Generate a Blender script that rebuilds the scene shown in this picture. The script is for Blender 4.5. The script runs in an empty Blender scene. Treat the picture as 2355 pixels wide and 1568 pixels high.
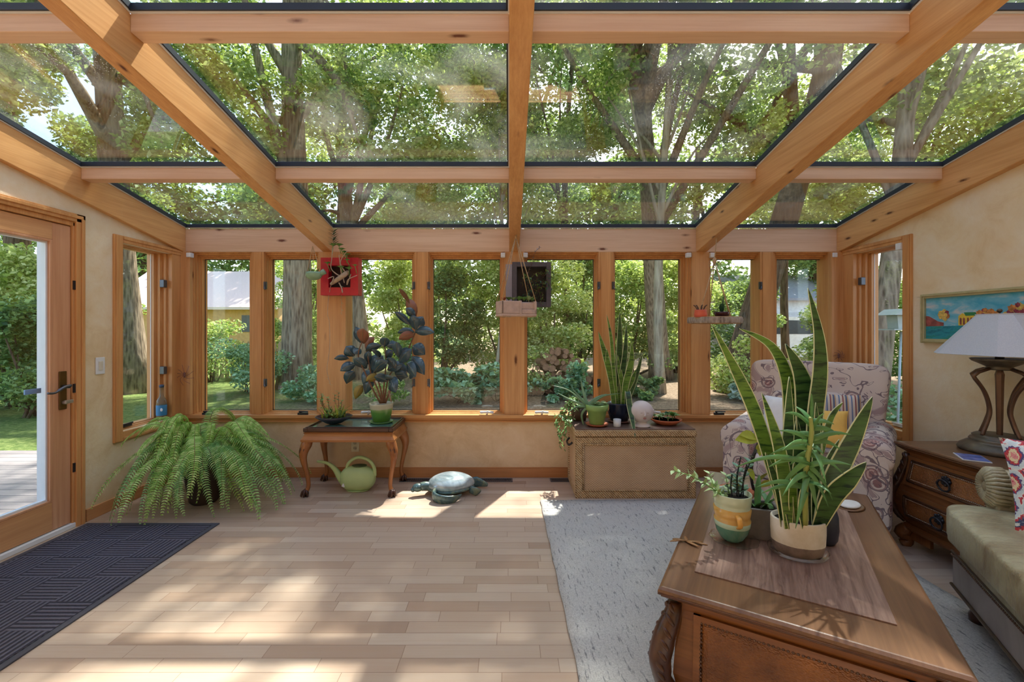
import bpy, math, random
import numpy as np
from mathutils import Vector, Matrix
C = bpy.context.scene.collection
SC = bpy.context.scene
PI = math.pi
rnd = random.Random(7)

# ---------------------------------------------------------------- camera
CAMH, F0, PX0, PY0 = 1.325, 1000.0, 1171.0, 757.0
cam_d = bpy.data.cameras.new('camera'); cam = bpy.data.objects.new('camera', cam_d); C.objects.link(cam)
cam.location = (0, 0, CAMH); cam.rotation_euler = (PI/2, 0, 0)
cam_d.sensor_width = 36; cam_d.lens = F0/2355*36
cam_d.shift_x = 6.5/2355; cam_d.shift_y = -27/2355
cam_d.clip_start = .05; cam_d.clip_end = 400
SC.camera = cam
# ---------------------------------------------------------------- sky, sun, exposure
w = bpy.data.worlds.new('sky'); SC.world = w; w.use_nodes = True
nt = w.node_tree; nt.nodes.clear()
sky = nt.nodes.new('ShaderNodeTexSky'); sky.sky_type = 'NISHITA'; sky.sun_disc = False
sky.sun_elevation = math.radians(50); sky.sun_rotation = math.radians(26); sky.air_density = 1.0; sky.dust_density = 2.5; sky.ozone_density = 1.0
hs = nt.nodes.new('ShaderNodeHueSaturation'); hs.inputs['Saturation'].default_value = .95
bg = nt.nodes.new('ShaderNodeBackground'); bg.inputs[1].default_value = .27
wo = nt.nodes.new('ShaderNodeOutputWorld')
nt.links.new(sky.outputs[0], hs.inputs['Color']); nt.links.new(hs.outputs[0], bg.inputs[0]); nt.links.new(bg.outputs[0], wo.inputs[0])
SUNV = Vector((.23, .49, 1.0)).normalized()
sd = bpy.data.lights.new('sun', 'SUN'); sd.energy = 5.6; sd.angle = math.radians(1.1); sd.color = (1, .96, .90)
so = bpy.data.objects.new('sun', sd); C.objects.link(so); so.rotation_euler = SUNV.to_track_quat('Z', 'Y').to_euler(); so.location = (3, 8, 14)
SC.view_settings.view_transform = 'Standard'; SC.view_settings.look = 'None'; SC.view_settings.gamma = 1
SC.view_settings.use_curve_mapping = False
SC.view_settings.exposure = 1.42
SC.cycles.transparent_max_bounces = 24; SC.cycles.max_bounces = 8; SC.cycles.diffuse_bounces = 4; SC.cycles.transmission_bounces = 8
SC.cycles.use_denoising = True
SC.cycles.sample_clamp_indirect = 6

# ---------------------------------------------------------------- helpers
def at(px, py, Y):                    # a pixel of the photograph at a depth, as a world point
    return Vector(((px-PX0)/F0*Y, Y, CAMH-(py-PY0)/F0*Y))
def srgb(r, g, b):
    f = lambda c: (c/255/12.92) if c/255 <= .04045 else ((c/255+.055)/1.055)**2.4
    return (f(r), f(g), f(b), 1)
def tag(o, label=None, cat=None, group=None, kind=None):
    if label: o['label'] = label
    if cat: o['category'] = cat
    if group: o['group'] = group
    if kind: o['kind'] = kind
    return o
def thing(name, label, cat, loc=(0, 0, 0), rz=0, group=None, kind=None):
    o = bpy.data.objects.new(name, None); C.objects.link(o); o.empty_display_size = .05
    o.location = loc; o.rotation_euler = (0, 0, rz)
    return tag(o, label, cat, group, kind)
def struct(name, loc=(0, 0, 0), label=None):
    o = bpy.data.objects.new(name, None); C.objects.link(o); o.location = loc; o['kind'] = 'structure'
    if label: o['label'] = label
    return o
def chainM(o):
    M = Matrix()
    while o is not None:
        M = (Matrix.Translation(o.location) @ o.rotation_euler.to_matrix().to_4x4()) @ M
        o = o.parent
    return M
def copy_tree(o, parent=None):
    c = o.copy(); C.objects.link(c); c.parent = parent
    for ch in [x for x in o.children]: copy_tree(ch, c)
    return c
class MB:
    def __init__(s): s.v = []; s.f = []; s.mi = []; s.sm = []
    def add(s, vs, fs, mi=0, sm=False):
        n = len(s.v); s.v += [tuple(v) for v in vs]
        for f in fs: s.f.append(tuple(i+n for i in f)); s.mi.append(mi); s.sm.append(sm)
        return s
    def box(s, x0, x1, y0, y1, z0, z1, mi=0):
        vs = [(x, y, z) for x in (x0, x1) for y in (y0, y1) for z in (z0, z1)]
        return s.add(vs, [(0,1,3,2),(4,6,7,5),(0,4,5,1),(2,3,7,6),(0,2,6,4),(1,5,7,3)], mi)
    def obox(s, c, size, R=None, mi=0):
        c = Vector(c); hx, hy, hz = [a/2 for a in size]; R = R or Matrix.Identity(3)
        vs = [c+R@Vector((x, y, z)) for x in (-hx, hx) for y in (-hy, hy) for z in (-hz, hz)]
        return s.add(vs, [(0,1,3,2),(4,6,7,5),(0,4,5,1),(2,3,7,6),(0,2,6,4),(1,5,7,3)], mi)
    def hexa(s, vs, mi=0):            # 8 points: x0y0z0 x0y0z1 x0y1z0 x0y1z1 x1...
        return s.add(vs, [(0,1,3,2),(4,6,7,5),(0,4,5,1),(2,3,7,6),(0,2,6,4),(1,5,7,3)], mi)
    def prism(s, poly, fn, a, b, mi=0, sm=False):   # poly of 2D points, fn(u,v,t)->xyz, t from a to b
        n = len(poly)
        vs = [fn(u, v, a) for u, v in poly]+[fn(u, v, b) for u, v in poly]
        fs = [(i, (i+1) % n, n+(i+1) % n, n+i) for i in range(n)]
        s.add(vs, fs, mi, sm)
        return s.add(vs, [tuple(range(n))[::-1], tuple(range(n, 2*n))], mi)
    def tube(s, pts, r, seg=8, caps=True, mi=0, sm=True, flat=1.0, closed=False):
        pts = [Vector(p) for p in pts]; n = len(pts)
        rs = r if isinstance(r, (list, tuple)) else [r]*n
        vs = []; t0 = None; nrm = None
        for i, p in enumerate(pts):
            if closed: t = (pts[(i+1) % n]-pts[i-1])
            else: t = (pts[min(i+1, n-1)]-pts[max(i-1, 0)])
            t = t.normalized() if t.length > 1e-9 else Vector((0, 0, 1))
            if nrm is None:
                a = Vector((0, 0, 1)) if abs(t.z) < .9 else Vector((1, 0, 0))
                nrm = (a-t*a.dot(t)).normalized()
            else:
                q = nrm-t*nrm.dot(t); nrm = q.normalized() if q.length > 1e-6 else nrm
            b = t.cross(nrm)
            for k in range(seg):
                an = 2*PI*k/seg
                vs.append(p+nrm*math.cos(an)*rs[i]+b*math.sin(an)*rs[i]*flat)
        fs = []
        m = n if closed else n-1
        for i in range(m):
            j = (i+1) % n
            for k in range(seg):
                fs.append((i*seg+k, i*seg+(k+1) % seg, j*seg+(k+1) % seg, j*seg+k))
        if caps and not closed: fs += [tuple(range(seg))[::-1], tuple((n-1)*seg+k for k in range(seg))]
        return s.add(vs, fs, mi, sm)
    def lathe(s, prof, c=(0, 0, 0), seg=32, sx=1, sy=1, mi=0, sm=True, cap=True, R=None, fn=None):
        c = Vector(c); vs = []; n = len(prof)
        for r, z in prof:
            for k in range(seg):
                a = 2*PI*k/seg; rr = r*(fn(a, z) if fn else 1)
                p = Vector((rr*math.cos(a)*sx, rr*math.sin(a)*sy, z))
                vs.append(c+(R@p if R else p))
        fs = [(i*seg+k, i*seg+(k+1) % seg, (i+1)*seg+(k+1) % seg, (i+1)*seg+k) for i in range(n-1) for k in range(seg)]
        s.add(vs, fs, mi, sm)
        if cap:
            m = len(s.v)-len(vs)
            if prof[0][0] > 1e-4: s.f.append(tuple(m+k for k in range(seg))[::-1]); s.mi.append(mi); s.sm.append(False)
            if prof[-1][0] > 1e-4: s.f.append(tuple(m+(n-1)*seg+k for k in range(seg))); s.mi.append(mi); s.sm.append(False)
        return s
    def ell(s, c, r, seg=16, rings=10, R=None, mi=0, pw=1.0, fn=None):
        c = Vector(c); vs = []
        sg = lambda x: math.copysign(abs(x)**pw, x)
        for i in range(rings+1):
            ph = -PI/2+PI*i/rings
            for k in range(seg):
                a = 2*PI*k/seg
                p = Vector((r[0]*sg(math.cos(ph))*sg(math.cos(a)), r[1]*sg(math.cos(ph))*sg(math.sin(a)), r[2]*sg(math.sin(ph))))
                if fn: p = Vector(fn(p))
                vs.append(c+(R@p if R else p))
        fs = [(i*seg+k, i*seg+(k+1) % seg, (i+1)*seg+(k+1) % seg, (i+1)*seg+k) for i in range(rings) for k in range(seg)]
        return s.add(vs, fs, mi, True)
    def grid(s, fn, nu, nv, mi=0, sm=True, wrapu=False):
        vs = [fn(i/nu, j/nv) for i in range(nu+(0 if wrapu else 1)) for j in range(nv+1)]
        N = nu if wrapu else nu+1
        fs = [(i*(nv+1)+j, ((i+1) % N)*(nv+1)+j, ((i+1) % N)*(nv+1)+j+1, i*(nv+1)+j+1) for i in range(nu) for j in range(nv)]
        return s.add(vs, fs, mi, sm)
    def blade(s, pts, ws, side, fold=.15, th=0, mi=0, mi_edge=None):
        # a leaf along pts with half widths ws; side = vector across; V-folded; optional pale edge bands
        pts = [Vector(p) for p in pts]; n = len(pts); side = Vector(side).normalized()
        vs = []; cols = [-1, -.88, 0, .88, 1] if mi_edge is not None else [-1, 0, 1]
        for i, p in enumerate(pts):
            t = (pts[min(i+1, n-1)]-pts[max(i-1, 0)]).normalized()
            sd_ = (side-t*side.dot(t)); sd_ = sd_.normalized() if sd_.length > 1e-5 else t.orthogonal().normalized()
            up = sd_.cross(t)
            for c in cols: vs.append(p+sd_*ws[i]*c+up*(abs(c)*ws[i]*fold))
        m = len(cols)
        base = len(s.v); s.v += [tuple(v) for v in vs]
        for i in range(n-1):
            for k in range(m-1):
                e = mi_edge if (mi_edge is not None and k in (0, m-2)) else mi
                s.f.append((base+i*m+k, base+i*m+k+1, base+(i+1)*m+k+1, base+(i+1)*m+k)); s.mi.append(e); s.sm.append(True)
        return s
    def build(s, name, mats, parent=None, world=False, bevel=0, sub=0, solid=0):
        me = bpy.data.meshes.new(name)
        V = s.v
        if world and parent is not None:
            M = chainM(parent).inverted(); V = [tuple(M@Vector(v)) for v in V]
        me.from_pydata(V, [], s.f)
        ms = mats if isinstance(mats, (list, tuple)) else [mats]
        for m in ms: me.materials.append(m)
        me.polygons.foreach_set('material_index', s.mi); me.polygons.foreach_set('use_smooth', s.sm)
        me.update()
        o = bpy.data.objects.new(name, me); C.objects.link(o); o.parent = parent
        if solid:
            md = o.modifiers.new('thick', 'SOLIDIFY'); md.thickness = solid; md.offset = 0
        if bevel:
            md = o.modifiers.new('bevel', 'BEVEL'); md.width = bevel; md.segments = 2; md.limit_method = 'ANGLE'; md.angle_limit = math.radians(40)
        if sub:
            md = o.modifiers.new('sub', 'SUBSURF'); md.levels = sub; md.render_levels = sub
        return o
def bez(P, n=12):                      # smooth curve through the points (Catmull-Rom)
    P = [Vector(p) for p in P]; out = []
    for i in range(len(P)-1):
        a, b, c, d = P[max(i-1, 0)], P[i], P[i+1], P[min(i+2, len(P)-1)]
        for k in range(n):
            t = k/n
            out.append(.5*((2*b)+(c-a)*t+(2*a-5*b+4*c-d)*t*t+(3*b-3*c+d-a)*t**3))
    out.append(P[-1]); return out
def interp(vals, n):
    return [vals[int(k)] if k >= len(vals)-1 else vals[int(k)]*(1-(k % 1))+vals[int(k)+1]*(k % 1) for k in [i*(len(vals)-1)/(n-1) for i in range(n)]]

# ---------------------------------------------------------------- materials
class N:
    def __init__(s, name):
        s.m = bpy.data.materials.new(name); s.m.use_nodes = True; s.t = s.m.node_tree; s.t.nodes.clear()
        s.out = s.t.nodes.new('ShaderNodeOutputMaterial'); s.tc = None
    def n(s, typ, **kw):
        nd = s.t.nodes.new('ShaderNode'+typ)
        for k, v in kw.items():
            if k.startswith('i_'): nd.inputs[k[2:]].default_value = v
            else: setattr(nd, k, v)
        return nd
    def l(s, a, b): s.t.links.new(a, b)
    def obj(s):
        if not s.tc: s.tc = s.n('TexCoord')
        return s.tc.outputs['Object']
    def mapped(s, scale=(1, 1, 1), rot=(0, 0, 0), loc=(0, 0, 0)):
        m = s.n('Mapping'); m.inputs['Scale'].default_value = scale; m.inputs['Rotation'].default_value = rot; m.inputs['Location'].default_value = loc
        s.l(s.obj(), m.inputs[0]); return m.outputs[0]
    def noise(s, vec, scale, detail=4, rough=.55, dist=0):
        x = s.n('TexNoise'); x.inputs['Scale'].default_value = scale; x.inputs['Detail'].default_value = detail
        x.inputs['Roughness'].default_value = rough; x.inputs['Distortion'].default_value = dist; s.l(vec, x.inputs['Vector']); return x.outputs[0]
    def ramp(s, fac, stops):
        r = s.n('ValToRGB'); e = r.color_ramp.elements
        while len(e) < len(stops): e.new(.5)
        for i, (p, c) in enumerate(stops): e[i].position = p; e[i].color = c if len(c) == 4 else (*c, 1)
        s.l(fac, r.inputs[0]); return r.outputs[0]
    def math(s, op, a, b=None, c=None, clamp=False):
        m = s.n('Math', operation=op); m.use_clamp = clamp
        for i, x in enumerate((a, b, c)):
            if x is None: continue
            if hasattr(x, 'is_linked'): s.l(x, m.inputs[i])
            else: m.inputs[i].default_value = x
        return m.outputs[0]
    def mix(s, fac, a, b, mode='MIX'):
        m = s.n('MixRGB', blend_type=mode)
        for i, x in enumerate((fac, a, b)):
            if hasattr(x, 'is_linked'): s.l(x, m.inputs[i])
            else: m.inputs[i].default_value = x
        return m.outputs[0]
    def bsdf(s, col, rough=.5, metal=0, spec=.5, bump=None, bs=.3, bd=.01, **kw):
        b = s.n('BsdfPrincipled')
        for k, x in (('Base Color', col), ('Roughness', rough), ('Metallic', metal), ('Specular IOR Level', spec)):
            if hasattr(x, 'is_linked'): s.l(x, b.inputs[k])
            else: b.inputs[k].default_value = x
        for k, v in kw.items(): b.inputs[k.replace('_', ' ')].default_value = v
        if bump is not None:
            bn = s.n('Bump'); bn.inputs['Strength'].default_value = bs; bn.inputs['Distance'].default_value = bd
            s.l(bump, bn.inputs['Height']); s.l(bn.outputs[0], b.inputs['Normal'])
        s.l(b.outputs[0], s.out.inputs[0]); s.b = b; return s.m
def plain(name, col, rough=.5, metal=0, var=.12, sc=8, spec=.5, bump=0, **kw):
    s = N(name); n = s.noise(s.obj(), sc, 5)
    a = tuple(c*(1-var) for c in col[:3])+(1,); b = tuple(min(1, c*(1+var)) for c in col[:3])+(1,)
    return s.bsdf(s.ramp(n, [(.3, a), (.7, b)]), rough, metal, spec, n if bump else None, bump, .01, **kw)
def wood(name, ca, cb, axis='X', rough=.42, sc=1.0, knots=0, cdark=None, spec=.4, contrast=1.0, bump=.08):
    s = N(name); i = 'XYZ'.index(axis)
    def scl(al, ac): v = [ac]*3; v[i] = al; return tuple(v)
    big = s.noise(s.mapped(scl(.5*sc, 5*sc)), 1.6, 4, .6, .6)
    grain = s.noise(s.mapped(scl(1.2*sc, 60*sc)), 1.5, 4, .7)
    lo = .5-.22*contrast; hi = .5+.22*contrast
    f = s.math('ADD', s.math('MULTIPLY', big, .6), s.math('MULTIPLY', grain, .4))
    col = s.ramp(f, [(lo*.85+.07, ca), (hi*.9+.02, cb)])
    if knots:
        kv = s.n('TexVoronoi'); kv.inputs['Scale'].default_value = 1; kv.inputs['Randomness'].default_value = 1
        s.l(s.mapped(scl(1.6*knots, 5.2*knots), loc=(3.1, 1.7, 4.3)), kv.inputs['Vector'])
        nz = s.noise(s.obj(), 30, 2)
        d = s.math('ADD', kv.outputs['Distance'], s.math('MULTIPLY', s.math('SUBTRACT', nz, .5), .08))
        kf = s.ramp(d, [(.06, (1, 1, 1, 1)), (.105, (.4, .4, .4, 1)), (.17, (0, 0, 0, 1))])
        wn = s.n('TexWhiteNoise'); s.l(kv.outputs['Position'], wn.inputs['Vector'])
        kf = s.math('MULTIPLY', kf, s.math('GREATER_THAN', wn.outputs['Value'], .42))
        col = s.mix(kf, col, cdark or srgb(96, 52, 26))
    return s.bsdf(col, rough, 0, spec, grain, bump, .004)
# ================================================================ the room
D, XL, XR = 3.90, -2.92, 2.97                 # back wall plane and side walls
YB = -2.3                                     # wall behind the camera
TAN = .199
def zg(y): return 2.222+TAN*(D-y)             # underside of the roof glazing
def zb(y): return zg(y)-.217                  # underside of the rafters
HZ0, HZ1 = 2.015, 2.222
m_raft = {a: wood('rafter_pine_'+a, srgb(190, 132, 76), srgb(222, 168, 110), a, .38, 1, knots=2.1, contrast=.8) for a in 'XYZ'}
m_head = wood('header_pine', srgb(210, 168, 134), srgb(228, 192, 160), 'X', .42, 1, knots=1.9, cdark=srgb(110, 60, 40), contrast=.7)
m_frame = {a: wood('window_fir_'+a, srgb(184, 122, 68), srgb(220, 164, 106), a, .36, 1.2, contrast=.9) for a in 'XYZ'}
m_post = wood('post_pine', srgb(192, 134, 82), srgb(222, 170, 116), 'Z', .4, 1, knots=1.7, cdark=srgb(100, 50, 25), contrast=.8)
m_base = wood('baseboard_fir', srgb(166, 108, 66), srgb(196, 138, 90), 'X', .35, 1)
m_basey = wood('baseboard_side', srgb(180, 122, 76), srgb(210, 156, 106), 'Y', .35, 1)
m_gask = plain('glazing_gasket', srgb(38, 44, 56), .45)
m_white = plain('white_trim', srgb(225, 226, 228), .45, var=.03)
m_steel = plain('dark_steel', srgb(96, 98, 106), .35, .7)
m_blackp = plain('black_metal', srgb(42, 42, 48), .4, .3)
def plaster(name, c0, c1, c2):
    s = N(name); a = s.noise(s.obj(), 1.1, 5, .62, .4); b = s.noise(s.obj(), 5, 6, .7, .8)
    f = s.math('ADD', s.math('MULTIPLY', a, .62), s.math('MULTIPLY', b, .38))
    col = s.ramp(f, [(.36, c0), (.5, c1), (.64, c2)])
    v = s.n('TexVoronoi', feature='SMOOTH_F1'); v.inputs['Scale'].default_value = 9; s.l(s.mix(.25, s.obj(), s.n('TexNoise').outputs[1]), v.inputs['Vector'])
    h = s.math('ADD', s.noise(s.obj(), 22, 6, .65, .5), s.math('MULTIPLY', v.outputs['Distance'], .6))
    return s.bsdf(col, .8, 0, .2, h, .35, .012)
m_plas = plaster('mottled_plaster', srgb(214, 182, 136), srgb(230, 208, 172), srgb(236, 222, 198))
m_plas2 = plaster('mottled_plaster_low', srgb(206, 172, 132), srgb(224, 196, 160), srgb(232, 210, 180))
# floor: maple strips running along X
s = N('maple_parquet'); sep = s.n('SeparateXYZ'); s.l(s.obj(), sep.inputs[0])
ROWH, PL = .073, .43
row = s.math('FLOOR', s.math('DIVIDE', sep.outputs[1], ROWH))
wn = s.n('TexWhiteNoise', noise_dimensions='1D'); s.l(row, wn.inputs['W'])
wn2 = s.n('TexWhiteNoise', noise_dimensions='1D'); s.l(s.math('ADD', row, 77.3), wn2.inputs['W'])
plen = s.math('ADD', .30, s.math('MULTIPLY', wn2.outputs[0], .34))
xx = s.math('DIVIDE', s.math('ADD', s.math('ADD', sep.outputs[0], 20), s.math('MULTIPLY', wn.outputs[0], 3)), plen)
pid = s.math('FLOOR', xx); comb = s.n('CombineXYZ'); s.l(pid, comb.inputs[0]); s.l(row, comb.inputs[1])
wn3 = s.n('TexWhiteNoise', noise_dimensions='2D'); s.l(comb.outputs[0], wn3.inputs['Vector'])
fx = s.math('FRACT', xx); fy = s.math('FRACT', s.math('DIVIDE', sep.outputs[1], ROWH))
ex = s.math('MULTIPLY', s.math('MINIMUM', fx, s.math('SUBTRACT', 1, fx)), plen)
ey = s.math('MULTIPLY', s.math('MINIMUM', fy, s.math('SUBTRACT', 1, fy)), ROWH)
gap = s.math('LESS_THAN', s.math('MINIMUM', ex, ey), .0011)
v = s.n('VectorMath', operation='ADD'); s.l(s.mapped((1.5, 26, 1)), v.inputs[0]); s.l(wn3.outputs[1], v.inputs[1])
gr = s.noise(v.outputs[0], 2.2, 5, .6, .5)
base = s.ramp(wn3.outputs[0], [(0, srgb(168, 144, 126)), (.4, srgb(190, 170, 152)), (.75, srgb(200, 182, 164)), (1, srgb(180, 154, 134))])
c2 = s.mix(s.math('MULTIPLY', gr, .5), base, srgb(176, 138, 106))
col = s.mix(s.math('MULTIPLY', gap, .7), c2, srgb(112, 76, 52))
m_floor = s.bsdf(col, s.math('ADD', .27, s.math('MULTIPLY', gr, .18)), 0, .5, s.math('SUBTRACT', 0, gap), .25, .002)
def glassmat(name, tint, dust=0, streak=0):
    s = N(name); lw = s.n('LayerWeight'); lw.inputs[0].default_value = .5
    F = s.math('ADD', .035 if not dust else .085, s.math('MULTIPLY', s.math('POWER', lw.outputs['Facing'], 4.2 if not dust else 3.0), .9))
    tr = s.n('BsdfTransparent'); tr.inputs[0].default_value = tint
    gl = s.n('BsdfGlossy'); gl.inputs['Roughness'].default_value = .012
    mx = s.n('MixShader'); s.l(F, mx.inputs[0]); s.l(tr.outputs[0], mx.inputs[1]); s.l(gl.outputs[0], mx.inputs[2]); last = mx.outputs[0]
    if dust:
        fine = s.n('TexVoronoi'); fine.inputs['Scale'].default_value = 85; s.l(s.obj(), fine.inputs['Vector'])
        nz = s.noise(s.mapped((1, 1, 1)), 2.6, 5, .6, .3)
        sp = s.math('LESS_THAN', fine.outputs['Distance'], s.math('MULTIPLY', s.ramp(nz, [(.42, (0, 0, 0, 1)), (.68, (1, 1, 1, 1))]), .26))
        hz = s.math('MULTIPLY', s.ramp(s.noise(s.mapped((1, 1, 1)), 1.7, 5, .55, .5), [(.50, (0, 0, 0, 1)), (.74, (1, 1, 1, 1))]), dust*.22)
        df = s.n('BsdfDiffuse'); df.inputs[0].default_value = srgb(225, 220, 210)
        tl = s.n('BsdfTranslucent'); tl.inputs[0].default_value = srgb(225, 220, 210)
        ad = s.n('MixShader'); ad.inputs[0].default_value = .6; s.l(df.outputs[0], ad.inputs[1]); s.l(tl.outputs[0], ad.inputs[2])
        m2 = s.n('MixShader'); s.l(s.math('ADD', s.math('MULTIPLY', sp, dust*.8), hz, clamp=True), m2.inputs[0]); s.l(last, m2.inputs[1]); s.l(ad.outputs[0], m2.inputs[2]); last = m2.outputs[0]
    s.l(last, s.out.inputs[0]); return s.m
m_rglass = glassmat('roof_glass', (.885, .92, .905, 1), dust=.40)
m_glass = glassmat('window_glass', (.95, .97, .96, 1))

o = MB().box(XL-.15, XR+.15, YB-.15, D+.15, -.08, 0).build('floor', m_floor); o['kind'] = 'structure'

def side_wall(name, x0, x1, holes):
    b = MB(); ys = sorted({YB-.15, -.45, D+.02}|{h[0] for h in holes}|{h[1] for h in holes})
    top = lambda y: zg(max(y, -.45))+.0
    for a, c in zip(ys[:-1], ys[1:]):
        hs_ = [h for h in holes if h[0] <= a and h[1] >= c]
        segs = [(0, None)] if not hs_ else ([(0, hs_[0][2])] if hs_[0][2] > 0 else [])+[(hs_[0][3], None)]
        for z0, z1 in segs:
            ta, tc = (top(a), top(c)) if z1 is None else (z1, z1)
            b.hexa([(x0, a, z0), (x0, a, ta), (x0, c, z0), (x0, c, tc), (x1, a, z0), (x1, a, ta), (x1, c, z0), (x1, c, tc)])
    o = b.build(name, m_plas); o['kind'] = 'structure'; return o
WY0, WY1, WZ0, WZ1 = 3.27, 3.755, .555, 1.976
RY0, RY1 = 3.267, 3.745
side_wall('wall_left', XL-.15, XL, [(1.96, 2.94, 0, 2.045), (WY0, WY1, WZ0, WZ1)])
side_wall('wall_right', XR, XR+.15, [(RY0, RY1, WZ0, WZ1)])
MB().box(XL, XR, YB-.15, YB, 0, zg(-.45)).build('wall_behind', m_plas)['kind'] = 'structure'
b = MB().box(XL, XR, D, D+.15, 0, .545); o = b.build('wall_back', m_plas2); o['kind'] = 'structure'
# baseboards
MB().box(XL, XR, D-.016, D, 0, .078).box(XL, XR, D-.012, D, .078, .09).build('baseboard_back', m_base, bevel=.003)['kind'] = 'structure'
MB().box(XL, XL+.016, 2.99, D-.016, 0, .085).build('baseboard_left', m_basey, bevel=.003)['kind'] = 'structure'
MB().box(XR-.016, XR, YB, D-.016, 0, .085).build('baseboard_right', m_basey, bevel=.003)['kind'] = 'structure'

# ---------------------------------------------------------------- glazed roof
ceil = struct('ceiling', (0, 0, 2.0))
RX = [(-3.0, -2.885), (-1.655, -1.575), (.0, .09), (1.665, 1.755), (2.92, 3.06)]
PY = [2.93, 1.807, .70]
YT = -.45
for i, (x0, x1) in enumerate(RX):
    y1 = D-.02
    b = MB().hexa([(x0, YT, zb(YT)), (x0, YT, zg(YT)), (x0, y1, zb(y1)), (x0, y1, zg(y1)), (x1, YT, zb(YT)), (x1, YT, zg(YT)), (x1, y1, zb(y1)), (x1, y1, zg(y1))])
    b.build('rafter', m_raft['Y'], ceil, world=True, bevel=.004)
n = 0
for i in range(4):
    xa, xb = RX[i][1], RX[i+1][0]
    for k, py in enumerate(PY):
        b = MB(); z = zg(py)
        b.hexa([(xa, py, z-.078), (xa, py, z-.002), (xa, py+.07, z-.078-TAN*.02), (xa, py+.07, z-.002-TAN*.07), (xb, py, z-.078), (xb, py, z-.002), (xb, py+.07, z-.078-TAN*.02), (xb, py+.07, z-.002-TAN*.07)])
        b.build('purlin', m_head, ceil, world=True, bevel=.003)
    for k, (ya, yb) in enumerate([(D+.03, PY[0]+.065), (PY[0], PY[1]+.065), (PY[1], PY[2]+.065), (PY[2], YT)]):
        # pane resting on a dark gasket with a thin white spacer line
        def bar(p0, p1, h0, h1, wd, mi, bb):
            p0 = Vector(p0); p1 = Vector(p1); d = (p1-p0).normalized()
            sdv = d.cross(Vector((0, 0, 1))).normalized()*wd
            vs = []
            for p in (p0, p1):
                for q in (-.5, .5):
                    for h in (h0, h1): vs.append(p+sdv*q+Vector((0, 0, h)))
            bb.hexa([vs[0], vs[1], vs[2], vs[3], vs[4], vs[5], vs[6], vs[7]], mi)
        gk = MB(); e = .004
        c = [(xa-e, ya, zg(ya)), (xb+e, ya, zg(ya)), (xb+e, yb, zg(yb)), (xa-e, yb, zg(yb))]
        if k > 0: pass
        yin = ya-(.05 if k == 0 else 0)
        c = [(xa, yin, zg(yin)), (xb, yin, zg(yin)), (xb, yb, zg(yb)), (xa, yb, zg(yb))]
        for j in range(4):
            bar(c[j], c[(j+1) % 4], -.001, .005, .010, 1, gk)
            bar(c[j], c[(j+1) % 4], .005, .034, .026, 0, gk)
        gk.build('gasket', [m_gask, m_white], ceil, world=True)
        x0, x1 = xa-.02, xb+.02
        MB().hexa([(x0, yb, zg(yb)+.034), (x0, yb, zg(yb)+.04), (x0, ya, zg(ya)+.034), (x0, ya, zg(ya)+.04), (x1, yb, zg(yb)+.034), (x1, yb, zg(yb)+.04), (x1, ya, zg(ya)+.034), (x1, ya, zg(ya)+.04)]).build('roof_pane', m_rglass, ceil, world=True)
MB().box(XL-.15, XR+.15, YB-.15, YT, zg(YT)-.02, zg(YT)+.12).build('plaster_soffit', m_plas, ceil, world=True)
MB().box(XL-.1, XR+.1, D-.02, D+.12, HZ0, HZ1).build('trim_1', m_head, bevel=.004)['kind'] = 'structure'
SC.objects['trim_1']['label'] = 'pale pink pine header beam across the top of the window wall'

# ---------------------------------------------------------------- windows
TOPZ, BOTZ = 1.99, .563
t2 = MB().box(XL, XR, D-.062, D+.1, .538, .567).box(XL, XR, D-.022, D, .505, .538).box(XL, XR, D-.032, D, .497, .508)
o = t2.build('trim_2', m_frame['X'], bevel=.003); o['kind'] = 'structure'; o['label'] = 'golden fir sill running under the back windows'
K = .0039
def X(px): return (px-PX0)*K
posts = [(412, 446, .05), (582, 610, .02), (736, 798, .035), (955, 986, .02), (1160, 1206, .035), (1375, 1410, .02), (1588, 1627, .035), (1745, 1775, .02), (1903, 1945, .05)]
pst = struct('trim_3', (0, D, .5), 'pine posts and mullions standing between the back windows')
for i, (a, c, pr) in enumerate(posts):
    b = MB().box(X(a), X(c), D-pr, D+.14, .567, HZ0)
    if i % 2: 
        b.box(X(a)+.02, X(c)-.02, D-pr-.006, D-pr, .567, HZ0)
    b.build('post' if pr > .03 else 'mullion', m_post if pr > .03 else m_frame['Z'], pst, world=True, bevel=.004)
def ring(b, x0, x1, z0, z1, w, ya, yb, gx=lambda u, v, t: (u, t, v), w2=None):
    # a picture-frame ring: outer x0..x1,z0..z1, width w, depth ya..yb
    for (a, c, e, f) in ((x0, x0+w, z0, z1), (x1-w, x1, z0, z1), (x0+w, x1-w, z1-w, z1), (x0+w, x1-w, z0, z0+(w2 or w))):
        p = [gx(u, v, t) for u in (a, c) for t in (ya, yb) for v in (e, f)]
        b.hexa(p, 0)
WIN = [(446, 582, 472, 580), (610, 736, 628, 733), (798, 955, 800, 950), (986, 1160, 997, 1150), (1206, 1375, 1212, 1365), (1410, 1588, 1412, 1562), (1627, 1745, 1629, 1732), (1775, 1903, 1780, 1886)]
GY = D+.10
wdesc = ['first from the left corner, behind the fern', 'second from the left, beside the red frame', 'behind the dark-leaved rubber plant', 'just left of the centre post', 'just right of the centre post', 'behind the tall snake plant on the chest', 'left of the armchair', 'last before the right corner, behind the armchair']
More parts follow.
